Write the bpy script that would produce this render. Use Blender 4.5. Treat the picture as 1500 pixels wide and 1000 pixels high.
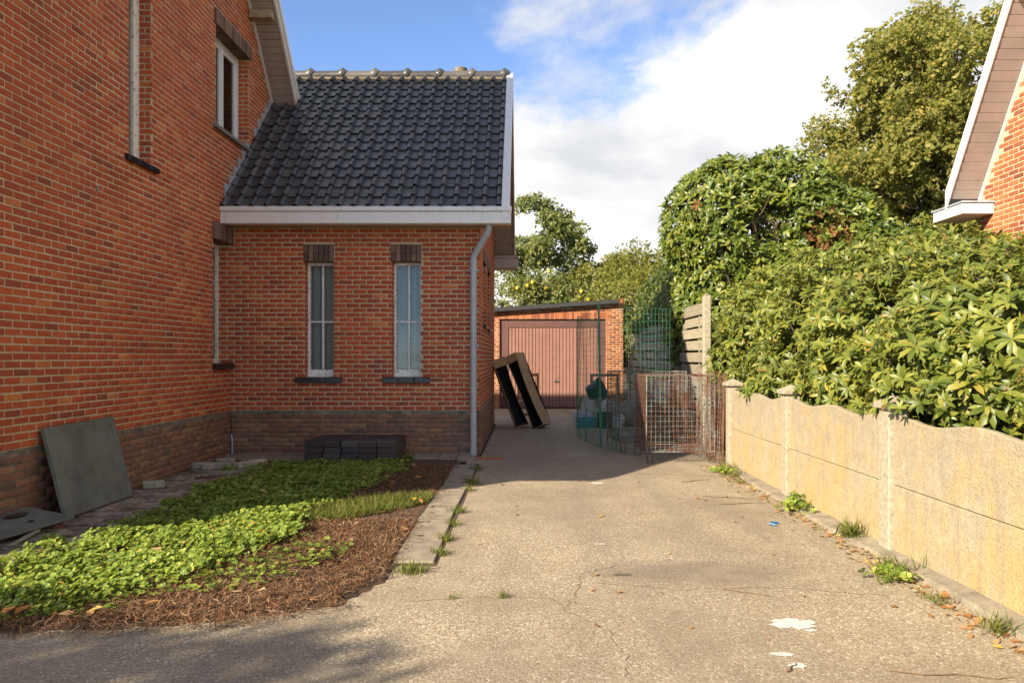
import bpy, bmesh, math, random
import numpy as np
from mathutils import Vector, Matrix

for o in list(bpy.data.objects):
    bpy.data.objects.remove(o)
scene = bpy.context.scene
COL = scene.collection
random.seed(7)
RNG = np.random.default_rng(11)
R = math.radians

# ------------------------------------------------------------------ camera
CAM_H = 1.38
cd = bpy.data.cameras.new('camera')
cam = bpy.data.objects.new('camera', cd)
COL.objects.link(cam)
cam.location = (0, 0, CAM_H)
cam.rotation_euler = (R(90), 0, 0)
cd.sensor_width = 36.0
cd.lens = 1090 / 1500 * 36
cd.shift_x = -20 / 1500
cd.shift_y = 23 / 1500
cd.clip_end = 2000
scene.camera = cam

# ------------------------------------------------------------------ light
SUN_S = (0.74, 0.67)          # horizontal direction the light travels
SUN_E = math.atan(0.535)      # elevation
EXPOSURE = 1.52
CLOUD_OFF = (0.3, 13.7, 6.0)
w = bpy.data.worlds.new('World')
scene.world = w
w.use_nodes = True
nt = w.node_tree
nt.nodes.clear()
L = nt.links.new
out = nt.nodes.new('ShaderNodeOutputWorld')
bg = nt.nodes.new('ShaderNodeBackground')
bg.inputs['Strength'].default_value = 0.135
sky = nt.nodes.new('ShaderNodeTexSky')
sky.sky_type = 'NISHITA'
sky.sun_disc = False
sky.sun_elevation = SUN_E
sky.sun_rotation = math.atan2(-SUN_S[0], -SUN_S[1])
sky.altitude = 6000
sky.air_density = 1.0
sky.dust_density = 0.0
sky.ozone_density = 1.8
tc = nt.nodes.new('ShaderNodeTexCoord')
dotn = nt.nodes.new('ShaderNodeVectorMath'); dotn.operation = 'DOT_PRODUCT'
dotn.inputs[1].default_value = (0.60, 0.33, -1.0)
L(tc.outputs['Generated'], dotn.inputs[0])
# clouds are laid out on a flat layer overhead
sep = nt.nodes.new('ShaderNodeSeparateXYZ'); L(tc.outputs['Generated'], sep.inputs[0])
zz = nt.nodes.new('ShaderNodeMath'); zz.operation = 'ADD'; zz.inputs[1].default_value = 0.28
zabs = nt.nodes.new('ShaderNodeMath'); zabs.operation = 'ABSOLUTE'
L(sep.outputs['Z'], zabs.inputs[0]); L(zabs.outputs[0], zz.inputs[0])
comb = nt.nodes.new('ShaderNodeCombineXYZ')
for i in range(3):
    L(zz.outputs[0], comb.inputs[i])
dv = nt.nodes.new('ShaderNodeVectorMath'); dv.operation = 'DIVIDE'
L(tc.outputs['Generated'], dv.inputs[0]); L(comb.outputs[0], dv.inputs[1])
def wnoise(scale, detail, rough, off):
    mp = nt.nodes.new('ShaderNodeMapping'); mp.inputs['Location'].default_value = off
    L(dv.outputs[0], mp.inputs['Vector'])
    n = nt.nodes.new('ShaderNodeTexNoise')
    n.inputs['Scale'].default_value = scale; n.inputs['Detail'].default_value = detail
    n.inputs['Roughness'].default_value = rough; n.inputs['Distortion'].default_value = 0.25
    L(mp.outputs[0], n.inputs['Vector'])
    return n.outputs['Fac']
n1 = wnoise(2.4, 9, 0.6, (3.1, 1.7, 0.4))
n2 = wnoise(1.3, 7, 0.55, (7.3, 2.2, 5.0))
mm = nt.nodes.new('ShaderNodeMath'); mm.operation = 'MULTIPLY_ADD'
L(n1, mm.inputs[0]); mm.inputs[1].default_value = 0.62; mm.inputs[2].default_value = -0.29
ad = nt.nodes.new('ShaderNodeMath'); ad.operation = 'ADD'
L(dotn.outputs['Value'], ad.inputs[0]); L(mm.outputs[0], ad.inputs[1])
ms = nt.nodes.new('ShaderNodeMapRange'); ms.interpolation_type = 'SMOOTHSTEP'
ms.inputs['From Min'].default_value = -0.045; ms.inputs['From Max'].default_value = 0.085
L(ad.outputs[0], ms.inputs['Value'])
ccol = nt.nodes.new('ShaderNodeValToRGB')
ccol.color_ramp.elements[0].position = 0.40; ccol.color_ramp.elements[0].color = (2.0, 2.05, 2.15, 1)
ccol.color_ramp.elements[1].position = 0.66; ccol.color_ramp.elements[1].color = (3.7, 3.6, 3.4, 1)
L(n2, ccol.inputs['Fac'])
n3 = wnoise(1.15, 8, 0.58, CLOUD_OFF)  # second cloud cover, over the unseen sky too, added for neutral fill light
ms2 = nt.nodes.new('ShaderNodeMapRange'); ms2.interpolation_type = 'SMOOTHSTEP'
ms2.inputs['From Min'].default_value = 0.455; ms2.inputs['From Max'].default_value = 0.60
L(n3, ms2.inputs['Value'])
mxm = nt.nodes.new('ShaderNodeMath'); mxm.operation = 'MAXIMUM'
L(ms.outputs[0], mxm.inputs[0]); L(ms2.outputs[0], mxm.inputs[1])
mx = nt.nodes.new('ShaderNodeMix'); mx.data_type = 'RGBA'
L(mxm.outputs[0], mx.inputs['Factor']); L(sky.outputs[0], mx.inputs['A']); L(ccol.outputs['Color'], mx.inputs['B'])
L(mx.outputs['Result'], bg.inputs['Color']); L(bg.outputs[0], out.inputs['Surface'])

sd = bpy.data.lights.new('sun', 'SUN')
sd.energy = 4.3
sd.angle = R(0.55)
sd.color = (1.0, 0.88, 0.70)
sun = bpy.data.objects.new('sun', sd)
COL.objects.link(sun)
hl = math.hypot(*SUN_S)
dvec = Vector((SUN_S[0] / hl * math.cos(SUN_E), SUN_S[1] / hl * math.cos(SUN_E), -math.sin(SUN_E)))
sun.rotation_euler = dvec.to_track_quat('-Z', 'Y').to_euler()
sun.location = (-8, -6, 12)

vs = scene.view_settings
vs.view_transform = 'Standard'
vs.look = 'None'
vs.exposure = EXPOSURE
vs.gamma = 1.0
vs.use_curve_mapping = False

# ------------------------------------------------------------------ helpers
def tag(o, label=None, cat=None, group=None, kind=None):
    if label: o['label'] = label
    if cat: o['category'] = cat
    if group: o['group'] = group
    if kind: o['kind'] = kind
    return o

def thing(name, label, cat, loc=(0, 0, 0), group=None, rotz=0.0):
    o = bpy.data.objects.new(name, None)
    COL.objects.link(o)
    o.location = loc
    o.rotation_euler = (0, 0, rotz)
    o.empty_display_size = 0.2
    return tag(o, label, cat, group)

def link(name, me, m=None, parent=None, world=True):
    """one mesh object; world=True keeps vertex coordinates as world coordinates under a placed parent"""
    o = bpy.data.objects.new(name, me)
    COL.objects.link(o)
    if m is not None and len(me.materials) == 0:
        me.materials.append(m)
    if parent is not None:
        o.parent = parent
        if world:
            p = parent
            M = Matrix.Identity(4)
            chain = []
            while p is not None:
                chain.append(p); p = p.parent
            for q in reversed(chain):
                M = M @ q.matrix_parent_inverse @ q.matrix_basis
            o.matrix_parent_inverse = M.inverted()
    return o

def np_mesh(name, V, F):
    V = np.ascontiguousarray(V, dtype=np.float32).reshape(-1, 3)
    F = np.ascontiguousarray(F, dtype=np.int32)
    me = bpy.data.meshes.new(name)
    k = F.shape[1]
    me.vertices.add(len(V)); me.vertices.foreach_set('co', V.ravel())
    me.loops.add(F.size); me.loops.foreach_set('vertex_index', F.ravel())
    me.polygons.add(len(F))
    me.polygons.foreach_set('loop_start', np.arange(len(F), dtype=np.int32) * k)
    me.update(calc_edges=True)
    return me

def replicate(tv, tf, M, T):
    """tv (k,3) template, tf (m,c) faces, M (n,3,3), T (n,3)"""
    n = len(T); k = len(tv)
    V = np.einsum('nij,kj->nki', M, tv) + T[:, None, :]
    F = (tf[None, :, :] + (np.arange(n) * k)[:, None, None]).reshape(-1, tf.shape[1])
    return V.reshape(-1, 3), F

def frames(N, spin):
    """rotation matrices with local z along N, spun about it"""
    N = N / np.linalg.norm(N, axis=1, keepdims=True)
    ref = np.where(np.abs(N[:, 2:3]) < 0.95, np.array([[0, 0, 1.0]]), np.array([[1.0, 0, 0]]))
    X = np.cross(ref, N); X /= np.linalg.norm(X, axis=1, keepdims=True)
    Y = np.cross(N, X)
    c = np.cos(spin)[:, None]; s = np.sin(spin)[:, None]
    X2 = X * c + Y * s; Y2 = -X * s + Y * c
    return np.stack([X2, Y2, N], axis=2)

class MB:
    def __init__(self):
        self.v = []; self.f = []
    def quad(self, a, b, c, d):
        i = len(self.v); self.v += [tuple(a), tuple(b), tuple(c), tuple(d)]; self.f.append((i, i+1, i+2, i+3)); return self
    def poly(self, pts):
        i = len(self.v); self.v += [tuple(p) for p in pts]; self.f.append(tuple(range(i, i+len(pts)))); return self
    def box(self, x0, x1, y0, y1, z0, z1):
        return self.hexa([(x0,y0,z0),(x1,y0,z0),(x1,y1,z0),(x0,y1,z0),(x0,y0,z1),(x1,y0,z1),(x1,y1,z1),(x0,y1,z1)])
    def hexa(self, p):
        i = len(self.v); self.v += [tuple(q) for q in p]
        for q in ((3,2,1,0),(4,5,6,7),(0,1,5,4),(1,2,6,5),(2,3,7,6),(3,0,4,7)):
            self.f.append(tuple(i+k for k in q))
        return self
    def bar(self, a, b, wx, wy, up=(0, 0, 1)):
        a = Vector(a); b = Vector(b); d = (b-a).normalized(); u = Vector(up)
        if abs(d.dot(u)) > 0.98: u = Vector((1, 0, 0))
        s = d.cross(u).normalized(); t = s.cross(d).normalized()
        s *= wx/2; t *= wy/2
        return self.hexa([a-s-t, a+s-t, a+s+t, a-s+t, b-s-t, b+s-t, b+s+t, b-s+t])
    def tube(self, pts, rad, n=8, cap=True):
        pts = [Vector(p) for p in pts]
        if not isinstance(rad, (list, tuple)): rad = [rad]*len(pts)
        base = len(self.v); prev = None
        for k, p in enumerate(pts):
            d = (pts[min(k+1, len(pts)-1)] - pts[max(k-1, 0)])
            if d.length < 1e-9: d = Vector((0, 0, 1))
            d.normalize()
            u = prev if prev is not None else (Vector((0,0,1)) if abs(d.z) < .9 else Vector((1,0,0)))
            s = d.cross(u)
            if s.length < 1e-6: s = d.cross(Vector((0,1,0)))
            s.normalize(); t = s.cross(d).normalized(); prev = t
            for j in range(n):
                a = 2*math.pi*j/n
                self.v.append(tuple(p + (s*math.cos(a) + t*math.sin(a))*rad[k]))
        for k in range(len(pts)-1):
            for j in range(n):
                a = base+k*n+j; b = base+k*n+(j+1) % n
                self.f.append((a, b, b+n, a+n))
        if cap:
            self.f.append(tuple(base+j for j in range(n))[::-1])
            self.f.append(tuple(base+(len(pts)-1)*n+j for j in range(n)))
        return self
    def mesh(self, name, smooth=False, bevel=0.0, seg=1):
        me = bpy.data.meshes.new(name)
        me.from_pydata(self.v, [], self.f)
        me.update()
        if bevel > 0:
            bm = bmesh.new(); bm.from_mesh(me)
            bmesh.ops.recalc_face_normals(bm, faces=bm.faces)
            es = [e for e in bm.edges if len(e.link_faces) == 2 and e.calc_face_angle(0) > 0.5]
            bmesh.ops.bevel(bm, geom=es, offset=bevel, segments=seg, affect='EDGES', clamp_overlap=True)
            bm.to_mesh(me); bm.free()
        if smooth:
            me.polygons.foreach_set('use_smooth', [True]*len(me.polygons))
            try: me.set_sharp_from_angle(angle=R(40))
            except Exception: pass
        return me
    def build(self, name, m, parent=None, smooth=False, bevel=0.0, world=True, seg=1):
        return link(name, self.mesh(name, smooth, bevel, seg), m, parent, world)

def copy_tree(o, parent=None):
    c = o.copy(); COL.objects.link(c); c.parent = parent
    if parent is not None: c.matrix_parent_inverse = o.matrix_parent_inverse.copy()
    for ch in o.children: copy_tree(ch, c)
    return c

# ------------------------------------------------------------------ materials
MATS = {}
class NT:
    def __init__(self, name):
        self.m = bpy.data.materials.new(name); self.m.use_nodes = True
        self.t = self.m.node_tree; self.t.nodes.clear()
        self.out = self.t.nodes.new('ShaderNodeOutputMaterial')
        self.b = self.t.nodes.new('ShaderNodeBsdfPrincipled')
        self.L = self.t.links.new
        self.L(self.b.outputs[0], self.out.inputs['Surface'])
        g = self.t.nodes.new('ShaderNodeNewGeometry'); self.g = g
        self.pos = g.outputs['Position']
        MATS[name] = self.m
    def set(self, **k):
        for a, v in k.items():
            n = a.replace('_', ' ')
            if hasattr(v, 'is_linked'): self.L(v, self.b.inputs[n])
            else: self.b.inputs[n].default_value = v
        return self
    def math(self, op, a, b=0.0, c=0.0, clamp=False):
        n = self.t.nodes.new('ShaderNodeMath'); n.operation = op; n.use_clamp = clamp
        for i, v in enumerate((a, b, c)):
            if hasattr(v, 'is_linked'): self.L(v, n.inputs[i])
            else: n.inputs[i].default_value = v
        return n.outputs[0]
    def rand(self):
        """a random number per loose piece, also between copies"""
        oi = self.t.nodes.new('ShaderNodeObjectInfo')
        s = self.math('MULTIPLY', oi.outputs['Random'], 7.31)
        s = self.math('ADD', s, self.g.outputs['Random Per Island'])
        return self.math('FRACT', s)
    def map(self, scale=(1, 1, 1), vec=None):
        n = self.t.nodes.new('ShaderNodeMapping'); n.inputs['Scale'].default_value = scale
        self.L(vec or self.pos, n.inputs['Vector']); return n.outputs[0]
    def noise(self, scale, detail=4, rough=0.55, vec=None, dist=0.0):
        n = self.t.nodes.new('ShaderNodeTexNoise')
        n.inputs['Scale'].default_value = scale; n.inputs['Detail'].default_value = detail
        n.inputs['Roughness'].default_value = rough; n.inputs['Distortion'].default_value = dist
        self.L(vec or self.pos, n.inputs['Vector']); return n.outputs['Fac']
    def voro(self, scale, feature='F1', vec=None, outp='Distance'):
        n = self.t.nodes.new('ShaderNodeTexVoronoi'); n.feature = feature
        n.inputs['Scale'].default_value = scale
        self.L(vec or self.pos, n.inputs['Vector']); return n.outputs[outp]
    def ramp(self, fac, stops, interp='LINEAR'):
        n = self.t.nodes.new('ShaderNodeValToRGB'); cr = n.color_ramp; cr.interpolation = interp
        while len(cr.elements) < len(stops): cr.elements.new(0.5)
        for e, (p, c) in zip(cr.elements, stops):
            e.position = p
            e.color = (c, c, c, 1) if not isinstance(c, (tuple, list)) else (c[0], c[1], c[2], 1)
        self.L(fac, n.inputs['Fac']); return n.outputs['Color']
    def mix(self, fac, a, b, mode='MIX'):
        n = self.t.nodes.new('ShaderNodeMix'); n.data_type = 'RGBA'; n.blend_type = mode; n.clamp_factor = True
        for key, v in (('Factor', fac), ('A', a), ('B', b)):
            s = n.inputs[key] if key == 'Factor' else [q for q in n.inputs if q.name == key and q.type == 'RGBA'][0]
            if hasattr(v, 'is_linked'): self.L(v, s)
            elif key == 'Factor': s.default_value = v
            else: s.default_value = (v[0], v[1], v[2], 1)
        return [q for q in n.outputs if q.type == 'RGBA'][0]
    def bump(self, h, strength=0.3, dist=0.01):
        n = self.t.nodes.new('ShaderNodeBump'); n.inputs['Strength'].default_value = strength
        n.inputs['Distance'].default_value = dist
        self.L(h, n.inputs['Height']); self.L(n.outputs[0], self.b.inputs['Normal']); return self
    def sepz(self):
        n = self.t.nodes.new('ShaderNodeSeparateXYZ'); self.L(self.pos, n.inputs[0]); return n.outputs

def brick_mat(name, stops, spot, spotamt=0.5, rough=0.85):
    t = NT(name); r = t.rand()
    c = t.ramp(r, stops)
    n = t.noise(38, 6, 0.7)
    c = t.mix(t.ramp(n, [(0.30, 0.55), (0.5, 0.0)]), c, (0.06, 0.025, 0.016))
    n2 = t.noise(17, 4, 0.6)
    c = t.mix(t.ramp(n2, [(0.60, 0.0), (0.70, spotamt)]), c, spot)
    n3 = t.noise(1.3, 4, 0.6)
    c = t.mix(t.ramp(n3, [(0.3, 0.35), (0.6, 0.0)]), c, (0.10, 0.03, 0.015))
    t.set(Base_Color=c, Roughness=rough).bump(t.noise(150, 5, 0.7), 0.5, 0.004)
    return t.m
brick_mat('brick_red', [(0.0, (0.27, 0.062, 0.030)), (0.08, (0.39, 0.074, 0.024)), (0.45, (0.455, 0.083, 0.022)),
          (0.8, (0.495, 0.096, 0.024)), (0.95, (0.54, 0.13, 0.033)), (1.0, (0.62, 0.21, 0.052))], (0.50, 0.19, 0.10), 0.38)
brick_mat('brick_orange', [(0.0, (0.22, 0.055, 0.025)), (0.25, (0.34, 0.09, 0.03)), (0.6, (0.42, 0.115, 0.036)), (1.0, (0.50, 0.17, 0.06))], (0.5, 0.24, 0.12), 0.4)
brick_mat('brick_plinth', [(0.0, (0.14, 0.083, 0.055)), (0.3, (0.22, 0.108, 0.064)), (0.7, (0.27, 0.118, 0.064)), (1.0, (0.33, 0.18, 0.085))], (0.22, 0.16, 0.10), 0.55, 0.9)
brick_mat('brick_lintel', [(0.0, (0.09, 0.06, 0.048)), (0.5, (0.16, 0.10, 0.072)), (1.0, (0.26, 0.17, 0.11))], (0.22, 0.16, 0.11), 0.4, 0.9)
brick_mat('brick_black', [(0.0, (0.024, 0.023, 0.024)), (0.6, (0.042, 0.040, 0.040)), (1.0, (0.085, 0.078, 0.070))], (0.12, 0.11, 0.10), 0.35, 0.75)

def simple(name, col, rough=0.6, var=0.25, nscale=6, metal=0.0, bump=0.0, bscale=60, spec=0.5):
    t = NT(name)
    n = t.noise(nscale, 5, 0.6)
    dark = tuple(max(0, c*(1-var)) for c in col); lite = tuple(min(1, c*(1+var*0.6)) for c in col)
    c = t.ramp(n, [(0.3, dark), (0.7, lite)])
    t.set(Base_Color=c, Roughness=rough, Metallic=metal, Specular_IOR_Level=spec)
    if bump: t.bump(t.noise(bscale, 5, 0.65), bump, 0.004)
    return t.m
t = NT('mortar')
c = t.ramp(t.noise(24, 5, 0.65), [(0.25, (0.42, 0.34, 0.205)), (0.7, (0.60, 0.50, 0.32))])
c = t.mix(t.ramp(t.noise(1.1, 4, 0.6), [(0.35, 0.4), (0.6, 0.0)]), c, (0.30, 0.23, 0.14))
t.set(Base_Color=c, Roughness=0.95).bump(t.noise(120, 4, 0.7), 0.5, 0.004)
t = NT('mortar_plinth')
c = t.ramp(t.noise(9, 5, 0.65), [(0.3, (0.05, 0.045, 0.038)), (0.5, (0.16, 0.125, 0.09)), (0.72, (0.29, 0.24, 0.165))])
t.set(Base_Color=c, Roughness=0.95).bump(t.noise(110, 4, 0.7), 0.5, 0.004)
# glazed black roof tile, dusted with lichen in places
t = NT('roof_tile')
r = t.rand()
c = t.ramp(r, [(0.0, (0.042, 0.040, 0.038)), (0.6, (0.062, 0.058, 0.054)), (1.0, (0.095, 0.086, 0.076))])
c = t.mix(t.ramp(t.noise(14, 6, 0.7), [(0.52, 0.0), (0.75, 0.55)]), c, (0.13, 0.11, 0.09))
t.set(Base_Color=c, Roughness=t.ramp(t.noise(9, 4), [(0.3, 0.28), (0.7, 0.5)]), Specular_IOR_Level=0.55).bump(t.noise(60, 4), 0.15, 0.004)
t = NT('ridge_mortar')
c = t.ramp(t.noise(12, 5, 0.7), [(0.3, (0.07, 0.06, 0.05)), (0.6, (0.22, 0.175, 0.11))])
t.set(Base_Color=c, Roughness=0.95).bump(t.noise(40, 5), 0.8, 0.01)
# white plastic trim with run-off grime
t = NT('white_trim')
n = t.noise(1.0, 6, 0.7, t.map((14, 14, 2.2)))
c = t.mix(t.ramp(n, [(0.55, 0.0), (0.75, 0.45)]), (0.70, 0.675, 0.63), (0.27, 0.24, 0.20))
t.set(Base_Color=c, Roughness=0.42)
t = NT('white_paint_old')
n = t.noise(26, 6, 0.75)
c = t.mix(t.ramp(n, [(0.55, 0.0), (0.60, 0.85)]), (0.76, 0.73, 0.67), (0.24, 0.19, 0.14))
c = t.mix(t.ramp(t.noise(5, 4), [(0.45, 0.0), (0.7, 0.4)]), c, (0.40, 0.37, 0.32))
t.set(Base_Color=c, Roughness=0.7).bump(n, 0.5, 0.004)
simple('white_pvc', (0.68, 0.68, 0.67), 0.35, 0.06)
simple('soffit_board', (0.36, 0.29, 0.24), 0.55, 0.18, 3)
simple('soffit_wood', (0.36, 0.27, 0.19), 0.7, 0.3, 8)
simple('purlin_wood', (0.36, 0.28, 0.16), 0.75, 0.3, 15)
simple('pipe_grey', (0.36, 0.37, 0.38), 0.4, 0.15, 4)
simple('sill_black', (0.014, 0.014, 0.017), 0.3, 0.5, 18)
simple('sill_stone', (0.19, 0.18, 0.17), 0.6, 0.25, 20)
simple('lead', (0.33, 0.345, 0.37), 0.5, 0.3, 14)
simple('black_void', (0.006, 0.006, 0.006), 0.9, 0.2)
simple('interior', (0.10, 0.095, 0.09), 0.9, 0.2)
t = NT('glass')
tr = t.t.nodes.new('ShaderNodeBsdfTransparent'); tr.inputs[0].default_value = (0.80, 0.84, 0.82, 1)
gl = t.t.nodes.new('ShaderNodeBsdfGlossy'); gl.inputs['Roughness'].default_value = 0.04
fr = t.t.nodes.new('ShaderNodeFresnel'); fr.inputs[0].default_value = 1.45
mxs = t.t.nodes.new('ShaderNodeMixShader')
t.L(t.math('MULTIPLY_ADD', fr.outputs[0], 1.0, 0.01), mxs.inputs[0]); t.L(tr.outputs[0], mxs.inputs[1]); t.L(gl.outputs[0], mxs.inputs[2])
t.L(mxs.outputs[0], t.out.inputs['Surface'])
# net curtain, woven squares
t = NT('curtain')
o = t.sepz()
def weave(comp, pitch):
    f = t.math('FRACT', t.math('DIVIDE', comp, pitch))
    return t.math('GREATER_THAN', f, 0.72)
g = t.math('MAXIMUM', weave(t.math('ADD', o['X'], o['Y']), 0.022), weave(o['Z'], 0.022))
c = t.mix(g, (0.25, 0.28, 0.235), (0.46, 0.48, 0.42))
t.set(Base_Color=c, Roughness=0.9)

# driveway: washed concrete with exposed pebbles
t = NT('driveway')
vc = t.voro(105, 'F1', None, 'Color')
sp = t.t.nodes.new('ShaderNodeSeparateColor'); t.L(vc, sp.inputs[0])
c = t.ramp(sp.outputs[0], [(0.0, (0.17, 0.125, 0.078)), (0.35, (0.31, 0.24, 0.146)), (0.75, (0.385, 0.305, 0.195)), (0.88, (0.45, 0.365, 0.24)), (0.95, (0.54, 0.46, 0.33)), (1.0, (0.76, 0.69, 0.55))])
big = t.noise(0.55, 6, 0.6, None, 0.4)
c = t.mix(t.ramp(big, [(0.36, 0.62), (0.58, 0.0)]), c, (0.21, 0.155, 0.095))
trk = t.noise(1.0, 6, 0.62, t.map((2.1, 0.22, 1)))
c = t.mix(t.ramp(trk, [(0.36, 0.45), (0.52, 0.0)]), c, (0.20, 0.155, 0.105))
def oil(x, y, rx, ry, amt, col):
    v = t.t.nodes.new('ShaderNodeVectorMath'); v.operation = 'SUBTRACT'; t.L(t.pos, v.inputs[0]); v.inputs[1].default_value = (x, y, 0)
    v2 = t.t.nodes.new('ShaderNodeVectorMath'); v2.operation = 'DIVIDE'; t.L(v.outputs[0], v2.inputs[0]); v2.inputs[1].default_value = (rx, ry, 1)
    ln = t.t.nodes.new('ShaderNodeVectorMath'); ln.operation = 'LENGTH'; t.L(v2.outputs[0], ln.inputs[0])
    d = t.math('ADD', ln.outputs['Value'], t.math('MULTIPLY_ADD', t.noise(4.5, 6, 0.7), 1.1, -0.55))
    return t.mix(t.ramp(d, [(0.55, amt), (1.0, 0.0)]), c, col)
c = oil(1.05, 4.78, 0.75, 0.33, 0.62, (0.15, 0.115, 0.08))
c = oil(0.62, 4.72, 0.07, 0.035, 0.9, (0.05, 0.04, 0.03))
c = oil(0.2, 6.9, 0.5, 0.9, 0.3, (0.19, 0.15, 0.10))
c = oil(1.9, 6.6, 0.35, 1.1, 0.4, (0.20, 0.15, 0.095))
c = oil(-0.1, 3.2, 0.9, 0.5, 0.35, (0.19, 0.15, 0.10))
c = t.mix(t.ramp(t.noise(2.7, 5, 0.6), [(0.5, 0.0), (0.75, 0.4)]), c, (0.42, 0.345, 0.225))
c = t.mix(t.ramp(t.noise(260, 2, 0.6), [(0.3, 0.5), (0.55, 0.0)]), c, (0.11, 0.085, 0.055))
vd = t.voro(105)
t.set(Base_Color=c, Roughness=0.9).bump(t.math('ADD', t.math('MULTIPLY', vd, -1.0), t.noise(150, 3)), 0.4, 0.005)
t = NT('concrete_slab')
c = t.ramp(t.noise(7, 6, 0.7), [(0.28, (0.14, 0.115, 0.08)), (0.55, (0.27, 0.225, 0.155)), (0.8, (0.38, 0.32, 0.225))])
c = t.mix(t.ramp(t.noise(120, 3, 0.6), [(0.3, 0.5), (0.5, 0.0)]), c, (0.08, 0.065, 0.045))
t.set(Base_Color=c, Roughness=0.92).bump(t.noise(90, 5, 0.7), 0.5, 0.006)
t = NT('paver_pale')
c = t.ramp(t.rand(), [(0, (0.31, 0.27, 0.20)), (1, (0.46, 0.41, 0.31))])
c = t.mix(t.ramp(t.noise(22, 5, 0.7), [(0.4, 0.55), (0.62, 0.0)]), c, (0.10, 0.10, 0.065))
t.set(Base_Color=c, Roughness=0.92).bump(t.noise(90, 5, 0.7), 0.5, 0.006)
t = NT('paver_old')
c = t.ramp(t.rand(), [(0, (0.21, 0.165, 0.115)), (0.5, (0.28, 0.225, 0.16)), (0.85, (0.37, 0.305, 0.22)), (1, (0.33, 0.15, 0.09))])
c = t.mix(t.ramp(t.noise(7, 6, 0.7), [(0.44, 0.0), (0.6, 0.8)]), c, (0.10, 0.066, 0.038))
c = t.mix(t.ramp(t.noise(4.3, 5, 0.7), [(0.58, 0.0), (0.68, 0.7)]), c, (0.055, 0.055, 0.014))
t.set(Base_Color=c, Roughness=0.95).bump(t.noise(70, 5, 0.7), 0.6, 0.008)
t = NT('soil')
c = t.ramp(t.noise(11, 7, 0.75), [(0.3, (0.055, 0.032, 0.018)), (0.6, (0.12, 0.072, 0.040)), (0.8, (0.19, 0.125, 0.072))])
t.set(Base_Color=c, Roughness=1.0).bump(t.noise(45, 6, 0.75), 1.0, 0.03)
t = NT('lawn_ground')
c = t.ramp(t.noise(3, 6, 0.7), [(0.3, (0.03, 0.035, 0.012)), (0.7, (0.07, 0.075, 0.025))])
t.set(Base_Color=c, Roughness=1.0).bump(t.noise(30, 6, 0.75), 1.0, 0.03)
# weathered precast fence concrete, yellow lichen
t = NT('fence_concrete')
o = t.sepz()
c = t.ramp(t.noise(9, 6, 0.7), [(0.25, (0.27, 0.225, 0.145)), (0.7, (0.42, 0.355, 0.235))])
st = t.noise(1.0, 6, 0.68, t.map((3, 3.2, 1.7)))
st = t.math('ADD', st, t.math('MULTIPLY', o['Z'], -0.13))
c = t.mix(t.ramp(st, [(0.34, 0.0), (0.60, 0.72)]), c, (0.44, 0.29, 0.08))
c = t.mix(t.ramp(t.noise(1.0, 5, 0.7, t.map((9, 11, 1.2))), [(0.50, 0.0), (0.66, 0.55)]), c, (0.24, 0.20, 0.145))
c = t.mix(t.ramp(t.math('ADD', t.noise(6, 5, 0.7), t.math('MULTIPLY', o['Z'], 0.28)), [(0.66, 0.0), (0.82, 0.55)]), c, (0.27, 0.225, 0.16))
c = t.mix(t.ramp(t.noise(85, 3, 0.7), [(0.36, 0.6), (0.52, 0.0)]), c, (0.17, 0.125, 0.07))
c = t.mix(t.ramp(t.voro(110), [(0.12, 0.5), (0.25, 0.0)]), c, (0.52, 0.47, 0.36))
c = t.mix(t.ramp(t.noise(38, 6, 0.75), [(0.32, 0.45), (0.5, 0.0)]), c, (0.22, 0.17, 0.10))
t.set(Base_Color=c, Roughness=0.93).bump(t.noise(75, 6, 0.7), 0.8, 0.008)
simple('post_concrete', (0.33, 0.28, 0.195), 0.92, 0.35, 30, 0, 0.6, 70)
t = NT('fence_wood')
c = t.ramp(t.noise(1.0, 6, 0.7, t.map((30, 2.5, 30))), [(0.25, (0.20, 0.165, 0.11)), (0.6, (0.37, 0.315, 0.215)), (0.8, (0.46, 0.40, 0.28))])
c = t.mix(t.math('MULTIPLY', t.rand(), 0.55), c, (0.12, 0.10, 0.062))
t.set(Base_Color=c, Roughness=0.9).bump(t.noise(1.0, 5, 0.7, t.map((80, 6, 80))), 0.5, 0.006)
t = NT('slate_slab')
c = t.ramp(t.noise(3.2, 6, 0.65), [(0.3, (0.09, 0.09, 0.07)), (0.6, (0.155, 0.16, 0.125)), (0.8, (0.19, 0.165, 0.12))])
t.set(Base_Color=c, Roughness=0.8).bump(t.noise(140, 4, 0.7), 0.25, 0.004)
simple('garage_door', (0.27, 0.135, 0.098), 0.5, 0.12, 5)
simple('garage_door_dark', (0.12, 0.055, 0.042), 0.55, 0.2, 5)
simple('roof_felt', (0.035, 0.035, 0.036), 0.85, 0.4, 12)
simple('cardboard', (0.44, 0.28, 0.14), 0.85, 0.25, 9)
simple('black_lining', (0.008, 0.008, 0.009), 0.8, 0.3)
simple('chair_wood', (0.46, 0.24, 0.08), 0.55, 0.3, 14)
simple('rust_wire', (0.15, 0.060, 0.028), 0.85, 0.55, 9, 0.1)
t = NT('cage_wire')
n = t.noise(5.5, 5, 0.65)
c = t.mix(t.ramp(n, [(0.42, 0.0), (0.56, 1.0)]), (0.21, 0.21, 0.18), (0.14, 0.058, 0.028))
t.set(Base_Color=c, Roughness=0.7, Metallic=0.15)
simple('green_wire', (0.05, 0.18, 0.10), 0.5, 0.3, 9)
simple('green_plastic', (0.012, 0.045, 0.028), 0.5, 0.3, 9)
simple('teal_plastic', (0.015, 0.19, 0.25), 0.45, 0.2, 9)
simple('grey_plastic', (0.33, 0.36, 0.37), 0.5, 0.2, 9)
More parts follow.
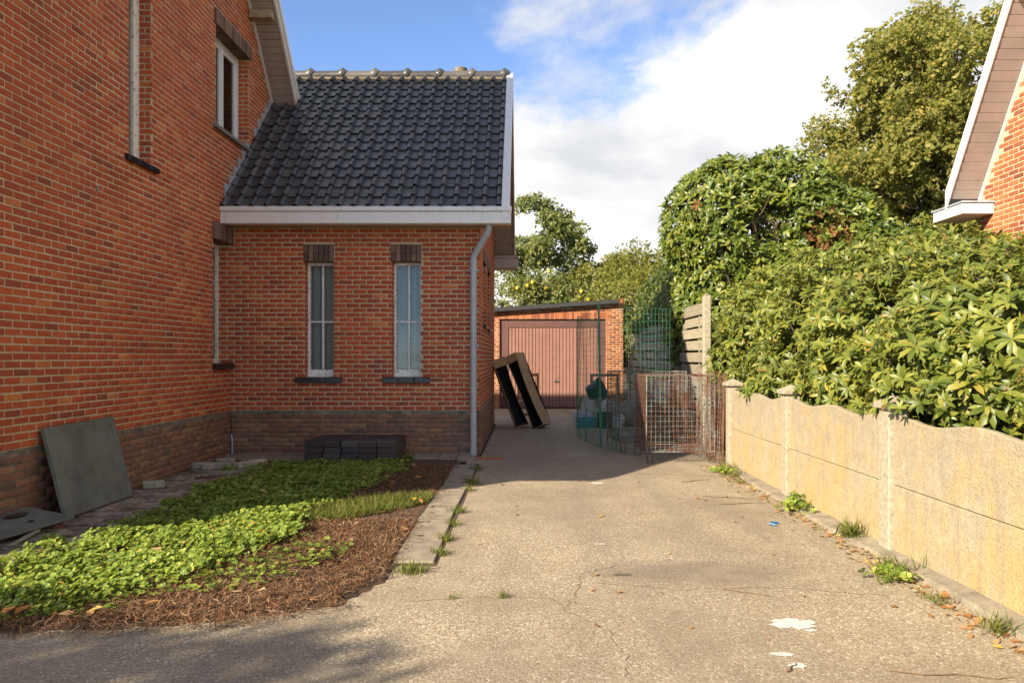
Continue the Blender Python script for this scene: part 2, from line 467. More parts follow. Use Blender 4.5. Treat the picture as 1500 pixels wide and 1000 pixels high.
simple('sack_white', (0.46, 0.42, 0.35), 0.85, 0.25, 9, 0, 0.5, 30)
simple('bag_white', (0.62, 0.61, 0.58), 0.5, 0.2, 12)
simple('blue_scrap', (0.01, 0.10, 0.26), 0.4, 0.2)
simple('steel', (0.55, 0.55, 0.54), 0.35, 0.1, 9, 0.8)
simple('paint_splash', (0.55, 0.52, 0.46), 0.85, 0.25, 30, 0, 0.5, 120)
simple('lintel_joint', (0.03, 0.026, 0.023), 0.95, 0.4, 20)
simple('crack', (0.13, 0.098, 0.065), 1.0, 0.4, 20)
simple('bark', (0.085, 0.062, 0.042), 0.95, 0.45, 12, 0, 0.8, 30)
simple('twig', (0.16, 0.10, 0.055), 0.9, 0.4, 20)
simple('stem_green', (0.20, 0.17, 0.035), 0.7, 0.3, 12)

def leaf_mat(name, stops, trans=0.35, rough=0.45, spec=0.4):
    t = NT(name)
    r = t.rand()
    c = t.ramp(r, stops)
    c = t.mix(t.ramp(t.noise(0.9, 3, 0.6), [(0.35, 0.28), (0.65, 0.0)]), c, stops[0][1])
    t.set(Base_Color=c, Roughness=rough, Specular_IOR_Level=spec)
    tl = t.t.nodes.new('ShaderNodeBsdfTranslucent')
    t.L(t.mix(0.5, c, (0.30, 0.34, 0.03)), tl.inputs['Color'])
    ms = t.t.nodes.new('ShaderNodeMixShader'); ms.inputs[0].default_value = trans
    t.L(t.b.outputs[0], ms.inputs[1]); t.L(tl.outputs[0], ms.inputs[2]); t.L(ms.outputs[0], t.out.inputs['Surface'])
    return t.m
leaf_mat('leaf_rhodo', [(0.0, (0.06, 0.085, 0.014)), (0.35, (0.125, 0.155, 0.022)), (0.7, (0.19, 0.21, 0.032)), (0.93, (0.27, 0.26, 0.045)), (0.97, (0.34, 0.27, 0.04)), (1.0, (0.24, 0.12, 0.04))], 0.26, 0.42, 0.35)
leaf_mat('leaf_laurel', [(0.0, (0.045, 0.075, 0.012)), (0.4, (0.11, 0.15, 0.018)), (0.8, (0.18, 0.205, 0.026)), (1.0, (0.26, 0.25, 0.035))], 0.28, 0.4, 0.38)
leaf_mat('leaf_dead', [(0.0, (0.14, 0.055, 0.02)), (0.6, (0.24, 0.10, 0.04)), (1.0, (0.34, 0.17, 0.07))], 0.25, 0.7, 0.2)
leaf_mat('leaf_lime', [(0.0, (0.12, 0.135, 0.03)), (0.4, (0.22, 0.22, 0.048)), (0.75, (0.31, 0.275, 0.06)), (1.0, (0.44, 0.31, 0.075))], 0.5, 0.55, 0.25)
leaf_mat('leaf_fruit', [(0.0, (0.08, 0.11, 0.03)), (0.5, (0.17, 0.195, 0.05)), (1.0, (0.28, 0.26, 0.07))], 0.35, 0.5, 0.3)
leaf_mat('leaf_hedge', [(0.0, (0.07, 0.09, 0.014)), (0.5, (0.16, 0.165, 0.025)), (1.0, (0.28, 0.24, 0.035))], 0.38, 0.5, 0.3)
leaf_mat('leaf_ivy', [(0.0, (0.03, 0.055, 0.012)), (0.5, (0.075, 0.105, 0.02)), (1.0, (0.16, 0.17, 0.035))], 0.32, 0.45, 0.35)
leaf_mat('leaf_clover', [(0.0, (0.09, 0.15, 0.026)), (0.5, (0.22, 0.30, 0.042)), (0.9, (0.36, 0.40, 0.06)), (1.0, (0.44, 0.38, 0.08))], 0.35, 0.5, 0.3)
leaf_mat('leaf_grass', [(0.0, (0.055, 0.085, 0.014)), (0.5, (0.13, 0.155, 0.026)), (1.0, (0.27, 0.23, 0.07))], 0.35, 0.6, 0.2)
leaf_mat('leaf_mulch', [(0.0, (0.09, 0.042, 0.022)), (0.4, (0.18, 0.085, 0.042)), (0.8, (0.27, 0.145, 0.075)), (1.0, (0.42, 0.30, 0.18))], 0.12, 0.85, 0.1)
leaf_mat('leaf_fallen', [(0.0, (0.22, 0.085, 0.02)), (0.5, (0.36, 0.17, 0.06)), (0.8, (0.42, 0.28, 0.14)), (1.0, (0.50, 0.36, 0.04))], 0.2, 0.8, 0.2)
simple('fruit_yellow', (0.62, 0.44, 0.03), 0.45, 0.2, 9)
simple('flower_pink', (0.62, 0.30, 0.48), 0.6, 0.3, 9)
M = MATS
# ------------------------------------------------------------------ ground, drive
MB().quad((-400, -60, -0.03), (400, -60, -0.03), (400, 900, -0.03), (-400, 900, -0.03)).build('ground', M['lawn_ground'])['kind'] = 'structure'
drv = MB()
EDGE = [(-9.0, 3.75), (-4.2, 3.80), (-2.75, 3.92), (-2.2, 3.95), (-1.65, 4.06), (-1.2, 4.35), (-1.0, 4.75), (-0.80, 5.1), (-0.78, 6.2), (-0.78, 7.7), (-0.78, 9.45), (-0.78, 10.2), (-0.62, 10.35), (-0.60, 15.3), (-4.0, 15.3), (-4.0, 20.2), (2.75, 20.2), (2.75, 9.4), (2.75, -4.0), (-9.0, -4.0)]
drv.poly([(x, y, 0.0) for x, y in EDGE][::-1])
driveway = drv.build('driveway', M['driveway'])
driveway['kind'] = 'structure'
def strip(name, pts, wid, z, m, parent, jit=0.0):
    b = MB(); P = [Vector((p[0], p[1], z)) for p in pts]
    Ls, Rs = [], []
    for k, p in enumerate(P):
        d = (P[min(k+1, len(P)-1)] - P[max(k-1, 0)]).normalized(); s = Vector((-d.y, d.x, 0))
        wv = wid*(0.5 + random.random()*jit)
        Ls.append(p + s*wv); Rs.append(p - s*wv)
    for k in range(len(P)-1):
        b.quad(Rs[k], Rs[k+1], Ls[k+1], Ls[k])
    return b.build(name, m, parent)
def wiggle(pts, n=10, amp=0.02):
    o = []
    for (a, b) in zip(pts[:-1], pts[1:]):
        for i in range(n):
            t = i/n
            o.append((a[0]+(b[0]-a[0])*t + random.uniform(-amp, amp), a[1]+(b[1]-a[1])*t + random.uniform(-amp, amp)))
    o.append(pts[-1]); return o
strip('crack', wiggle([(-0.66, 4.22), (-0.2, 4.28), (0.15, 4.27), (0.22, 4.05), (0.42, 3.75), (0.47, 3.45), (0.44, 3.2)], 9, 0.018), 0.0017, 0.002, M['crack'], driveway, 0.9)
strip('crack', wiggle([(0.22, 4.12), (0.30, 4.35), (0.36, 4.75), (0.62, 4.95)], 8, 0.018), 0.0016, 0.002, M['crack'], driveway, 0.9)
strip('crack', wiggle([(0.45, 4.55), (0.9, 4.42), (1.5, 4.46), (2.1, 4.3)], 8, 0.02), 0.002, 0.002, M['crack'], driveway, 0.9)
strip('crack', wiggle([(-0.5, 8.9), (0.4, 8.75), (1.3, 8.85), (2.3, 8.6)], 10, 0.025), 0.004, 0.002, M['crack'], driveway, 0.9)

# old brick paving between house wall and the bed, each brick laid by itself
pv = MB().quad((-4.10, 4.72, 0.004), (-2.9, 4.72, 0.004), (-2.9, 10.36, 0.004), (-4.10, 10.36, 0.004)).build('paving', M['soil'])
pv['kind'] = 'structure'
def worn_block(lx, ly, lz, seed, bev=0.006):
    random.seed(seed)
    b = MB(); j = lambda a: a + random.uniform(-0.004, 0.004)
    b.hexa([(j(-lx/2), j(-ly/2), 0), (j(lx/2), j(-ly/2), 0), (j(lx/2), j(ly/2), 0), (j(-lx/2), j(ly/2), 0),
            (j(-lx/2), j(-ly/2), lz), (j(lx/2), j(-ly/2), lz), (j(lx/2), j(ly/2), lz), (j(-lx/2), j(ly/2), lz)])
    return b.mesh('paver_block', bevel=bev)
pmesh = [worn_block(0.198, 0.098, 0.06, s, 0.008) for s in range(5)]
random.seed(3)
row = 0; yy = 5.0
while yy < 9.2:
    xx = -4.05 + (0.105 if row % 2 else 0)
    while xx < -3.12:
        if random.random() < 0.90:
            o = link('paver', random.choice(pmesh), M['paver_old'], pv, world=False)
            o.location = (xx + 0.1, yy, -0.038 + random.uniform(-0.010, 0.010))
            o.rotation_euler = (R(random.gauss(0, 2.2)), R(random.gauss(0, 2.0)), R(random.gauss(0, 2.5)))
        xx += 0.212
    yy += 0.109; row += 1

# ------------------------------------------------------------------ brick walls
COURSE, PITCH, JOINT = 0.065, 0.1945, 0.0135
PROUD, CH = 0.0045, 0.003
UZ = Vector((0, 0, 1))
def sub_iv(ivs, a, b):
    o = []
    for p, q in ivs:
        if b <= p or a >= q: o.append((p, q)); continue
        if a > p: o.append((p, a))
        if b < q: o.append((b, q))
    return o
def brick_rects(u0, u1, z0, z1, holes=(), phase=0.0, keep=None, course=COURSE, pitch=PITCH, cut=0.02):
    out = []; i = 0
    while z0 + (i+1)*course <= z1 + 0.012:
        za = z0 + i*course + JOINT/2; zb = z0 + (i+1)*course - JOINT/2; zc = (za+zb)/2
        ivs = [(u0, u1)]
        for h in holes:
            if h[2] - 0.01 < zc < h[3] + 0.01: ivs = sub_iv(ivs, h[0], h[1])
        off = phase + (pitch/2 if i % 2 else 0) + 0.006*math.sin(i*2.3)
        for a, b in ivs:
            k = math.floor((a-off)/pitch)
            while off + k*pitch < b:
                s, e = off + k*pitch + JOINT/2, off + (k+1)*pitch - JOINT/2
                lo, hi = max(s, a), min(e, b)
                k += 1
                if hi - lo < cut: continue
                if keep and not keep(lo, hi, za, zb): continue
                out.append((lo, hi, za, zb, hi-lo > pitch - JOINT - 1e-4))
        i += 1
    return out
def bricks_mesh(name, rects, O, U, N, proud=PROUD):
    V = []; F = []
    O = Vector(O); U = Vector(U); N = Vector(N)
    flip = U.cross(UZ).dot(N) < 0
    for (a, b, c, d, _f) in rects:
        j = [random.uniform(-0.0022, 0.0022) for _ in range(8)]
        p = proud + random.uniform(-0.0025, 0.002)
        P = lambda u, z, h: tuple(O + U*u + UZ*z + N*h)
        i = len(V)
        q = [(a+j[0], c+j[1]), (b+j[2], c+j[3]), (b+j[4], d+j[5]), (a+j[6], d+j[7])]
        cx, cz = (a+b)/2, (c+d)/2
        for u, z in q: V.append(P(u, z, -0.01))
        for u, z in q: V.append(P(u, z, p-CH))
        for u, z in q: V.append(P(u + (CH if u < cx else -CH), z + (CH if z < cz else -CH), p + random.uniform(-0.0006, 0.0006)))
        fs = []
        for k in range(4):
            m = (k+1) % 4
            fs.append((i+k, i+m, i+4+m, i+4+k)); fs.append((i+4+k, i+4+m, i+8+m, i+8+k))
        fs.append((i+8, i+9, i+10, i+11))
        F += [f[::-1] if flip else f for f in fs]
    if not V: return None
    return np_mesh(name, np.array(V), np.array(F))
def make_single(l, h, seed, depth=0.05):
    random.seed(seed)
    b = MB(); j = lambda: random.uniform(-0.0025, 0.0025)
    pr = PROUD; c = CH
    q = [(-l/2+j(), -h/2+j()), (l/2+j(), -h/2+j()), (l/2+j(), h/2+j()), (-l/2+j(), h/2+j())]
    b.v += [(x, -depth, z) for x, z in q] + [(x, pr-c, z) for x, z in q] + [(x-math.copysign(c, x), pr, z-math.copysign(c, z)) for x, z in q]
    for k in range(4):
        m = (k+1) % 4
        b.f.append((k+4, m+4, m, k)); b.f.append((k+8, m+8, m+4, k+4))
    b.f.append((11, 10, 9, 8)); b.f.append((0, 1, 2, 3))
    return b.mesh('brick_piece')
SINGLES = {}
def single_mesh(l, h, m, v):
    key = (round(l, 3), round(h, 3), m, v)
    if key not in SINGLES:
        me = make_single(l, h, 50+v); me.materials.append(M[m]); SINGLES[key] = me
    return SINGLES[key]
def put_single(rect, O, U, N, m, parent):
    a, b, c, d, _ = rect
    N = Vector(N); Ux = N.cross(UZ)
    p = Vector(O) + Vector(U)*((a+b)/2) + UZ*((c+d)/2) + N*random.uniform(-0.002, 0.002)
    o = bpy.data.objects.new('brick', single_mesh(b-a, d-c, m, random.randrange(4)))
    COL.objects.link(o)
    W = Matrix(((Ux.x, N.x, 0, p.x), (Ux.y, N.y, 0, p.y), (Ux.z, N.z, 1, p.z), (0, 0, 0, 1)))
    W = W @ Matrix.Rotation(random.gauss(0, 0.006), 4, 'Y')
    o.parent = parent
    M0 = Matrix.Identity(4); q = parent; ch = []
    while q is not None: ch.append(q); q = q.parent
    for k in reversed(ch): M0 = M0 @ k.matrix_parent_inverse @ k.matrix_basis
    o.matrix_basis = M0.inverted() @ W
    return o
def backing(name, u0, u1, z0, top, holes, O, U, N, m, parent, d=0.0, reveal=0.18):
    """mortar face with openings cut out and the sides of the openings"""
    O = Vector(O); U = Vector(U); N = Vector(N)
    P = lambda u, z, h=0.0: O + U*u + UZ*z + N*(h+d)
    flip = U.cross(UZ).dot(N) < 0
    b = MB()
    def q(*pts):
        b.poly(pts[::-1] if flip else pts)
    us = sorted(set([u0, u1] + [h[0] for h in holes] + [h[1] for h in holes] + [k for k in getattr(top, 'knots', []) if u0 < k < u1]))
    us = [u for u in us if u0 - 1e-6 <= u <= u1 + 1e-6]
    for a, c in zip(us[:-1], us[1:]):
        if c - a < 1e-6: continue
        mid = (a+c)/2; z = z0
        for h in sorted([h for h in holes if h[0] - 1e-6 <= mid <= h[1] + 1e-6], key=lambda h: h[2]):
            if h[2] > z + 1e-6: q(P(a, z), P(c, z), P(c, h[2]), P(a, h[2]))
            z = max(z, h[3])
        if top(mid) > z: q(P(a, z), P(c, z), P(c, top(c)), P(a, top(a)))
    for h in holes:
        a, c, e, f = h[:4]; r = h[4] if len(h) > 4 else reveal
        q(P(a, e), P(a, f), P(a, f, -r), P(a, e, -r)); q(P(c, f), P(c, e), P(c, e, -r), P(c, f, -r))
        q(P(a, f), P(c, f), P(c, f, -r), P(a, f, -r)); q(P(c, e), P(a, e), P(a, e, -r), P(c, e, -r))
    return b.build(name, m, parent)

house = thing('brick_house', 'two-storey red brick house with a lower wing roofed in glazed black tiles', 'house', (-4.11, 10.38, 0))
# roof geometry
XV = -3.70
def zb_back(y): return 5.43 + 1.15*(12.07-y)
def zb_front(y): return 3.22 + 1.15*(y-4.3)
YR = (5.43 + 1.15*12.07 - 3.22 + 1.15*4.3)/2.3
ZR = zb_back(YR)
SL = 1.007
def za_front(y): return 3.40 + SL*(y-10.02)
AYR = 12.80; AZR = za_front(AYR)
def za_back(y): return 3.40 + SL*(15.58-y)
def top_main(u): return min(zb_front(u), zb_back(u)) + 0.02
top_main.knots = [YR]
def top_side(u): return min(za_front(u), za_back(u)) - 0.10
top_side.knots = [AYR]
WALLS = []
def wall(name, u0, u1, z0, z1, top, holes, blank, O, U, N, bm, mm, phase=0.0, keep=None, back=None):
    p = backing(name, *(back or (u0, u1)), z0, top, holes, O, U, N, M[mm], house)
    rects = brick_rects(u0, u1, z0, z1, list(holes) + list(blank), phase, keep)
    WALLS.append((p, rects, O, U, N, bm))
    return p
PL = 0.637
OM, UM, NM = (-4.11, 0, 0), (0, 1, 0), (1, 0, 0)
OF, UF, NF = (0, 10.38, 0), (1, 0, 0), (0, -1, 0)
OS, US, NS = (-0.643, 0, 0), (0, 1, 0), (1, 0, 0)
W1 = (7.71, 8.17, 3.47, 5.36, 0.16); W2 = (9.87, 11.05, 4.46, 5.79, 0.17); W3 = (9.78, 10.379, 1.30, 2.94, 0.20)
F1 = (-3.086, -2.676, 1.10, 2.71, 0.20); F2 = (-1.867, -1.457, 1.10, 2.71, 0.20)
S1 = (11.25, 12.05, 1.88, 2.85, 0.14); S2 = (12.55, 13.35, 1.88, 2.85, 0.14)
vents = [(7.115, 7.165, 2.965, 3.022, 0.06), (8.955, 9.01, 2.965, 3.022, 0.06)]
kmain = lambda a, b, c, d: d < top_main((a+b)/2) - 0.03 and ((a+b)/2 < 10.45 or d > za_front((a+b)/2) - 0.2)
wall('main_wall', 4.7, 12.3, PL, 9.0, top_main, [W1, W2, W3] + vents, [(9.82, 11.09, 5.79, 6.0), (7.66, 8.22, 5.36, 5.58), (9.76, 10.39, 2.94, 3.17)], OM, UM, NM, 'brick_red', 'mortar', 0.03, kmain)
wall('main_plinth', 4.7, 10.38, 0.0, PL-0.01, lambda u: PL, [], [], OM, UM, NM, 'brick_plinth', 'mortar_plinth', 0.06)
kf = lambda a, b, c, d: True
wall('wing_wall', -4.31, -0.640, PL, 3.20, lambda u: 3.24, [F1, F2], [(-3.10, -2.66, 2.71, 2.95), (-1.88, -1.44, 2.71, 2.95), (-4.32, -4.105, PL, 1.30), (-4.32, -4.105, 2.94, 3.3)], OF, UF, NF, 'brick_red', 'mortar', 0.02, kf)
wall('wing_plinth', -4.10, -0.640, 0.0, PL-0.01, lambda u: PL, [], [], OF, UF, NF, 'brick_plinth', 'mortar_plinth', 0.1)
wall('wing_side_wall', 10.374, 15.2, PL, 6.0, top_side, [S1, S2], [(11.2, 12.1, 2.85, 3.05), (12.5, 13.4, 2.85, 3.05)], OS, US, NS, 'brick_red', 'mortar', 0.05, lambda a, b, c, d: d < top_side((a+b)/2) - 0.03)
wall('wing_side_plinth', 10.374, 15.2, 0.0, PL-0.01, lambda u: PL, [], [], OS, US, NS, 'brick_plinth', 'mortar_plinth', 0.0)
OH, UH, NH = (0, 4.7, 0), (1, 0, 0), (0, -1, 0)
wall('front_wall', -9.0, -4.104, PL, 3.62, lambda u: 3.62, [], [], OH, UH, NH, 'brick_red', 'mortar', 0.04)
wall('front_plinth', -9.0, -4.104, 0.0, PL-0.01, lambda u: PL, [], [], OH, UH, NH, 'brick_plinth', 'mortar_plinth', 0.0)
# brick faces turned into the window openings
def reveal_wall(z0, z1, depth, O, U, N):
    rects = brick_rects(0, depth, z0, z1, [], 0.09, None)
    WALLS.append((MAINW, rects, O, U, N, 'brick_red'))
MAINW = WALLS[0][0]; WINGW = WALLS[2][0]
phz = lambda z: PL + math.ceil((z-PL)/COURSE - 0.2)*COURSE
reveal_wall(phz(W1[2]), W1[3], 0.15, (-4.27, 8.17, 0), (1, 0, 0), (0, -1, 0))
reveal_wall(phz(W2[2]), W2[3], 0.16, (-4.28, 11.05, 0), (1, 0, 0), (0, -1, 0))
for f in (F1, F2):
    WALLS.append((WINGW, brick_rects(0, 0.17, phz(f[2]), f[3], [], 0.09), (f[0], 10.39, 0), (0, 1, 0), (1, 0, 0), 'brick_red'))
for f in (S1, S2):
    WALLS.append((WALLS[4][0], brick_rects(0, 0.13, phz(f[2]), f[3], [], 0.09), (-0.643-0.135, f[1], 0), (1, 0, 0), (0, -1, 0), 'brick_red'))
# the 300 bricks that show largest are bricks of their own, the rest one mesh per wall
cand = []
for wi, (p, rects, O, U, N, bmn) in enumerate(WALLS):
    for ri, r in enumerate(rects):
        if not r[4]: continue
        c = Vector(O) + Vector(U)*((r[0]+r[1])/2) + UZ*((r[2]+r[3])/2)
        if c.y < 1: continue
        px = 770 + 1090*c.x/c.y; py = 523 - 1090*(c.z-CAM_H)/c.y
        if not (4 < px < 1496 and 4 < py < 996): continue
        if 55 < px < 195 and 605 < py < 760: continue
        e = Vector(O) + Vector(U)*r[0] + UZ*r[2]; g = Vector(O) + Vector(U)*r[1] + UZ*r[3]
        wpx = abs(1090*e.x/e.y - 1090*g.x/g.y); hpx = 1090*(r[3]-r[2])/c.y
        cand.append((wpx*hpx, wi, ri))
cand.sort(reverse=True)
chosen = set((wi, ri) for _, wi, ri in cand[:300])
random.seed(5)
for wi, (p, rects, O, U, N, bmn) in enumerate(WALLS):
    rest = []
    for ri, r in enumerate(rects):
        if (wi, ri) in chosen: put_single(r, O, U, N, bmn, p)
        else: rest.append(r)
    me = bricks_mesh('brickwork', rest, O, U, N)
    if me:
        link('brickwork', me, M[bmn], p)['kind'] = 'stuff'
# unseen sides of the house close the volume
b = MB()
b.quad((-11, 4.7, 0), (-9.0, 4.7, 0), (-9.0, 4.7, 3.6), (-11, 4.7, 3.6))
b.quad((-4.11, 13.5, 0), (-11, 13.5, 0), (-11, 13.5, 4.0), (-4.11, 13.5, 4.0))
b.poly([(-11, 13.5, 0), (-11, 4.7, 0), (-11, 4.7, 3.6), (-11, YR, ZR), (-11, 13.5, 3.8)])
b.quad((-0.643, 15.2, 0), (-4.11, 15.2, 0), (-4.11, 15.2, 3.6), (-0.643, 15.2, 3.6))
b.build('outer_wall', M['brick_red'], house)
for vt in vents:
    MB().quad((-4.168, vt[0], vt[2]), (-4.168, vt[1], vt[2]), (-4.168, vt[1], vt[3]), (-4.168, vt[0], vt[3])).build('vent', M['black_void'], house)

# ---- lintels of upright bricks
def lintel(u0, u1, z0, z1, O, U, N, parent, split=False, proud=0.012, soffit=0.0):
    Ov = Vector(O); Uv = Vector(U); Nv = Vector(N)
    n = max(2, round((u1-u0)/0.067)); wv = (u1-u0)/n
    P = lambda u, z, h: Ov + Uv*u + UZ*z + Nv*h
    b = MB()
    b.hexa([P(u0, z0, -0.05), P(u1, z0, -0.05), P(u1, z0, 0.004), P(u0, z0, 0.004), P(u0, z1, -0.05), P(u1, z1, -0.05), P(u1, z1, 0.004), P(u0, z1, 0.004)])
    lp = b.build('lintel', M['lintel_joint'], parent)
    for k in range(n):
        a = u0 + k*wv + 0.006; c = u0 + (k+1)*wv - 0.006
        hs = [(z0 + 0.004, z1 - 0.004)]
        if split and k % 2 == 0:
            zm = (z0+z1)/2; hs = [(z0+0.004, zm-0.006), (zm+0.006, z1-0.004)]
        for (e, f) in hs:
            put_single((a, c, e, f, True), P(0, 0, proud-0.006), U, N, 'brick_lintel', lp)
    if soffit:
        # soldier bricks seen from below, over the opening
        for k in range(n):
            a = u0 + k*wv + 0.006; c = u0 + (k+1)*wv - 0.006
            bb = MB(); bb.hexa([P(a, z0-0.004, -soffit), P(c, z0-0.004, -soffit), P(c, z0-0.004, 0), P(a, z0-0.004, 0), P(a, z0+0.03, -soffit), P(c, z0+0.03, -soffit), P(c, z0+0.03, 0), P(a, z0+0.03, 0)])
            bb.build('brick', M['brick_lintel'], lp)
lintel(9.82, 11.09, 5.79, 6.0, OM, UM, NM, house, False, 0.03, 0.16)
lintel(7.66, 8.22, 5.36, 5.58, OM, UM, NM, house, False, 0.02)
lintel(9.76, 10.36, 2.94, 3.17, OM, UM, NM, house, False, 0.045, 0.18)
lintel(-3.10, -2.672, 2.71, 2.95, OF, UF, NF, house, True)
lintel(-1.88, -1.453, 2.71, 2.95, OF, UF, NF, house, True)
lintel(11.2, 12.1, 2.85, 3.05, OS, US, NS, house)
lintel(12.5, 13.4, 2.85, 3.05, OS, US, NS, house)

# ---- windows
def curtain(u0, u1, z0, z1, O, U, N, h, parent):
    Ov = Vector(O); Uv = Vector(U); Nv = Vector(N); n = 22; b = MB()
    for k in range(n):
        a = u0 + (u1-u0)*k/n; c = u0 + (u1-u0)*(k+1)/n
        da = h + 0.012*math.sin(k*1.15 + u0*3); dc = h + 0.012*math.sin((k+1)*1.15 + u0*3)
        b.quad(Ov+Uv*a+Nv*da+UZ*z0, Ov+Uv*c+Nv*dc+UZ*z0, Ov+Uv*c+Nv*dc+UZ*z1, Ov+Uv*a+Nv*da+UZ*z1)
    return b.build('curtain', M['curtain'], parent, smooth=True)
def window(hole, O, U, N, recess, m, jamb, bottom, vbars=(), hbars=(), barw=0.026, curt=True, depth=0.06, sash=0.0):
    Ov = Vector(O); Uv = Vector(U); Nv = Vector(N)
    a, c, e, f = hole[:4]
    P = lambda u, z, h: Ov + Uv*u + UZ*z + Nv*h
    def bx(b, u0, u1, z0, z1, h0, h1):
        b.hexa([P(u0, z0, h0), P(u1, z0, h0), P(u1, z0, h1), P(u0, z0, h1), P(u0, z1, h0), P(u1, z1, h0), P(u1, z1, h1), P(u0, z1, h1)])
    r0, r1 = -recess - depth, -recess
    b = MB()
    bx(b, a, a+jamb, e, f, r0, r1); bx(b, c-jamb, c, e, f, r0, r1)
    bx(b, a+jamb, c-jamb, f-jamb, f, r0, r1-0.001); bx(b, a+jamb, c-jamb, e, e+bottom, r0, r1-0.001)
    if bottom > 0.06: bx(b, a+0.004, c-0.004, e+0.004, e+bottom*0.5, r1, r1+0.025)
    if sash:
        for (u0, u1) in zip([a+jamb]+list(vbars), list(vbars)+[c-jamb]):
            bx(b, u0+0.004, u0+sash, e+bottom, f-jamb, r0+0.01, r1-0.014); bx(b, u1-sash, u1-0.004, e+bottom, f-jamb, r0+0.01, r1-0.014)
            bx(b, u0+sash, u1-sash, f-jamb-sash, f-jamb, r0+0.01, r1-0.015); bx(b, u0+sash, u1-sash, e+bottom, e+bottom+sash, r0+0.01, r1-0.015)
    wn = b.build('window', m, house, bevel=0.003)
    us = [a+jamb+sash] + list(vbars) + [c-jamb-sash]; zs = [e+bottom+sash] + list(hbars) + [f-jamb-sash]
    for u in vbars:
        bb = MB(); bx(bb, u-barw/2, u+barw/2, e+bottom, f-jamb, r0+0.01, r1-0.006 if not sash else r1+0.002); bb.build('glazing_bar', m, wn, bevel=0.002)
    for k, z in enumerate(hbars):
        for u0, u1 in zip(us[:-1], us[1:]):
            bb = MB(); bx(bb, u0, u1, z-barw/2+0.002, z+barw/2-0.002, r0+0.012, r1-0.010); bb.build('glazing_bar', m, wn)
    for u0, u1 in zip(us[:-1], us[1:]):
        for z0, z1 in zip(zs[:-1], zs[1:]):
            bb = MB(); g = r0 + 0.025
            bb.poly([P(u0, z0, g), P(u1, z0, g), P(u1, z1, g), P(u0, z1, g)] if U[0] else [P(u0, z0, g), P(u1, z0, g), P(u1, z1, g), P(u0, z1, g)])
            bb.build('pane', M['glass'], wn)
    if curt: curtain(a+0.01, c-0.01, e+0.02, f-0.02, O, U, N, r0-0.05, wn)
    # closed dark room behind
    bb = MB(); d = r0 - (0.12 if curt else 1.2)
    bb.poly([P(a-0.2, e-0.2, d), P(c+0.2, e-0.2, d), P(c+0.2, f+0.2, d), P(a-0.2, f+0.2, d)]).build('room_wall', M['interior'], wn)
    return wn
def sill(hole, O, U, N, m, thick, out, over, parent, pieces=1, inn=0.15):
    Ov = Vector(O); Uv = Vector(U); Nv = Vector(N); a, c, e = hole[0]-over, hole[1]+over, hole[2]
    n = pieces; wv = (c-a)/n
    first = None
    for k in range(n):
        u0 = a + k*wv + 0.002; u1 = a + (k+1)*wv - 0.002
        P = lambda u, z, h: Ov + Uv*u + UZ*z + Nv*h
        b = MB(); b.hexa([P(u0, e-thick, -0.005), P(u1, e-thick, -0.005), P(u1, e-thick-0.006, out), P(u0, e-thick-0.006, out), P(u0, e+0.002, -0.005), P(u1, e+0.002, -0.005), P(u1, e-0.008, out), P(u0, e-0.008, out)])
        if first is None: first = b.build('sill', m, parent, bevel=0.006)
        else: b.build('sill', m, parent, bevel=0.006)
window(F1, OF, UF, NF, 0.15, M['white_paint_old'], 0.040, 0.105, (-2.868,), (1.88,))
window(F2, OF, UF, NF, 0.15, M['white_paint_old'], 0.040, 0.105, (-1.648,), (1.88,))
sill(F1, OF, UF, NF, M['sill_black'], 0.07, 0.05, 0.125, house, 3); sill(F2, OF, UF, NF, M['sill_black'], 0.07, 0.05, 0.125, house, 3)
window(W1, OM, UM, NM, 0.13, M['white_paint_old'], 0.12, 0.08, (), (), depth=0.06)
sill(W1, OM, UM, NM, M['sill_black'], 0.06, 0.055, 0.09, house, 3)
window(W2, OM, UM, NM, 0.155, M['white_pvc'], 0.055, 0.06, (10.46,), (), 0.075, False, 0.065, 0.065)
sill(W2, OM, UM, NM, M['sill_stone'], 0.055, 0.06, 0.10, house, 1)
window(W3, OM, UM, NM, 0.17, M['white_paint_old'], 0.05, 0.06, (), ())
sill((W3[0], 10.30, W3[2]), OM, UM, NM, M['sill_black'], 0.075, 0.07, 0.03, house, 2)
window(S1, OS, US, NS, 0.10, M['white_paint_old'], 0.05, 0.05, (11.65,), (), 0.03)
window(S2, OS, US, NS, 0.10, M['white_paint_old'], 0.05, 0.05, (12.95,), (), 0.03)
sill(S1, OS, US, NS, M['sill_black'], 0.05, 0.05, 0.06, house, 4); sill(S2, OS, US, NS, M['sill_black'], 0.05, 0.05, 0.06, house, 4)

# ---- wing roof
deck = MB()
deck.quad((-4.6, 10.02, 3.37), (-0.30, 10.02, 3.37), (-0.30, AYR, AZR-0.03), (-4.6, AYR, AZR-0.03))
deck.quad((-0.30, 15.60, 3.37), (-4.6, 15.60, 3.37), (-4.6, AYR, AZR-0.03), (-0.30, AYR, AZR-0.03))
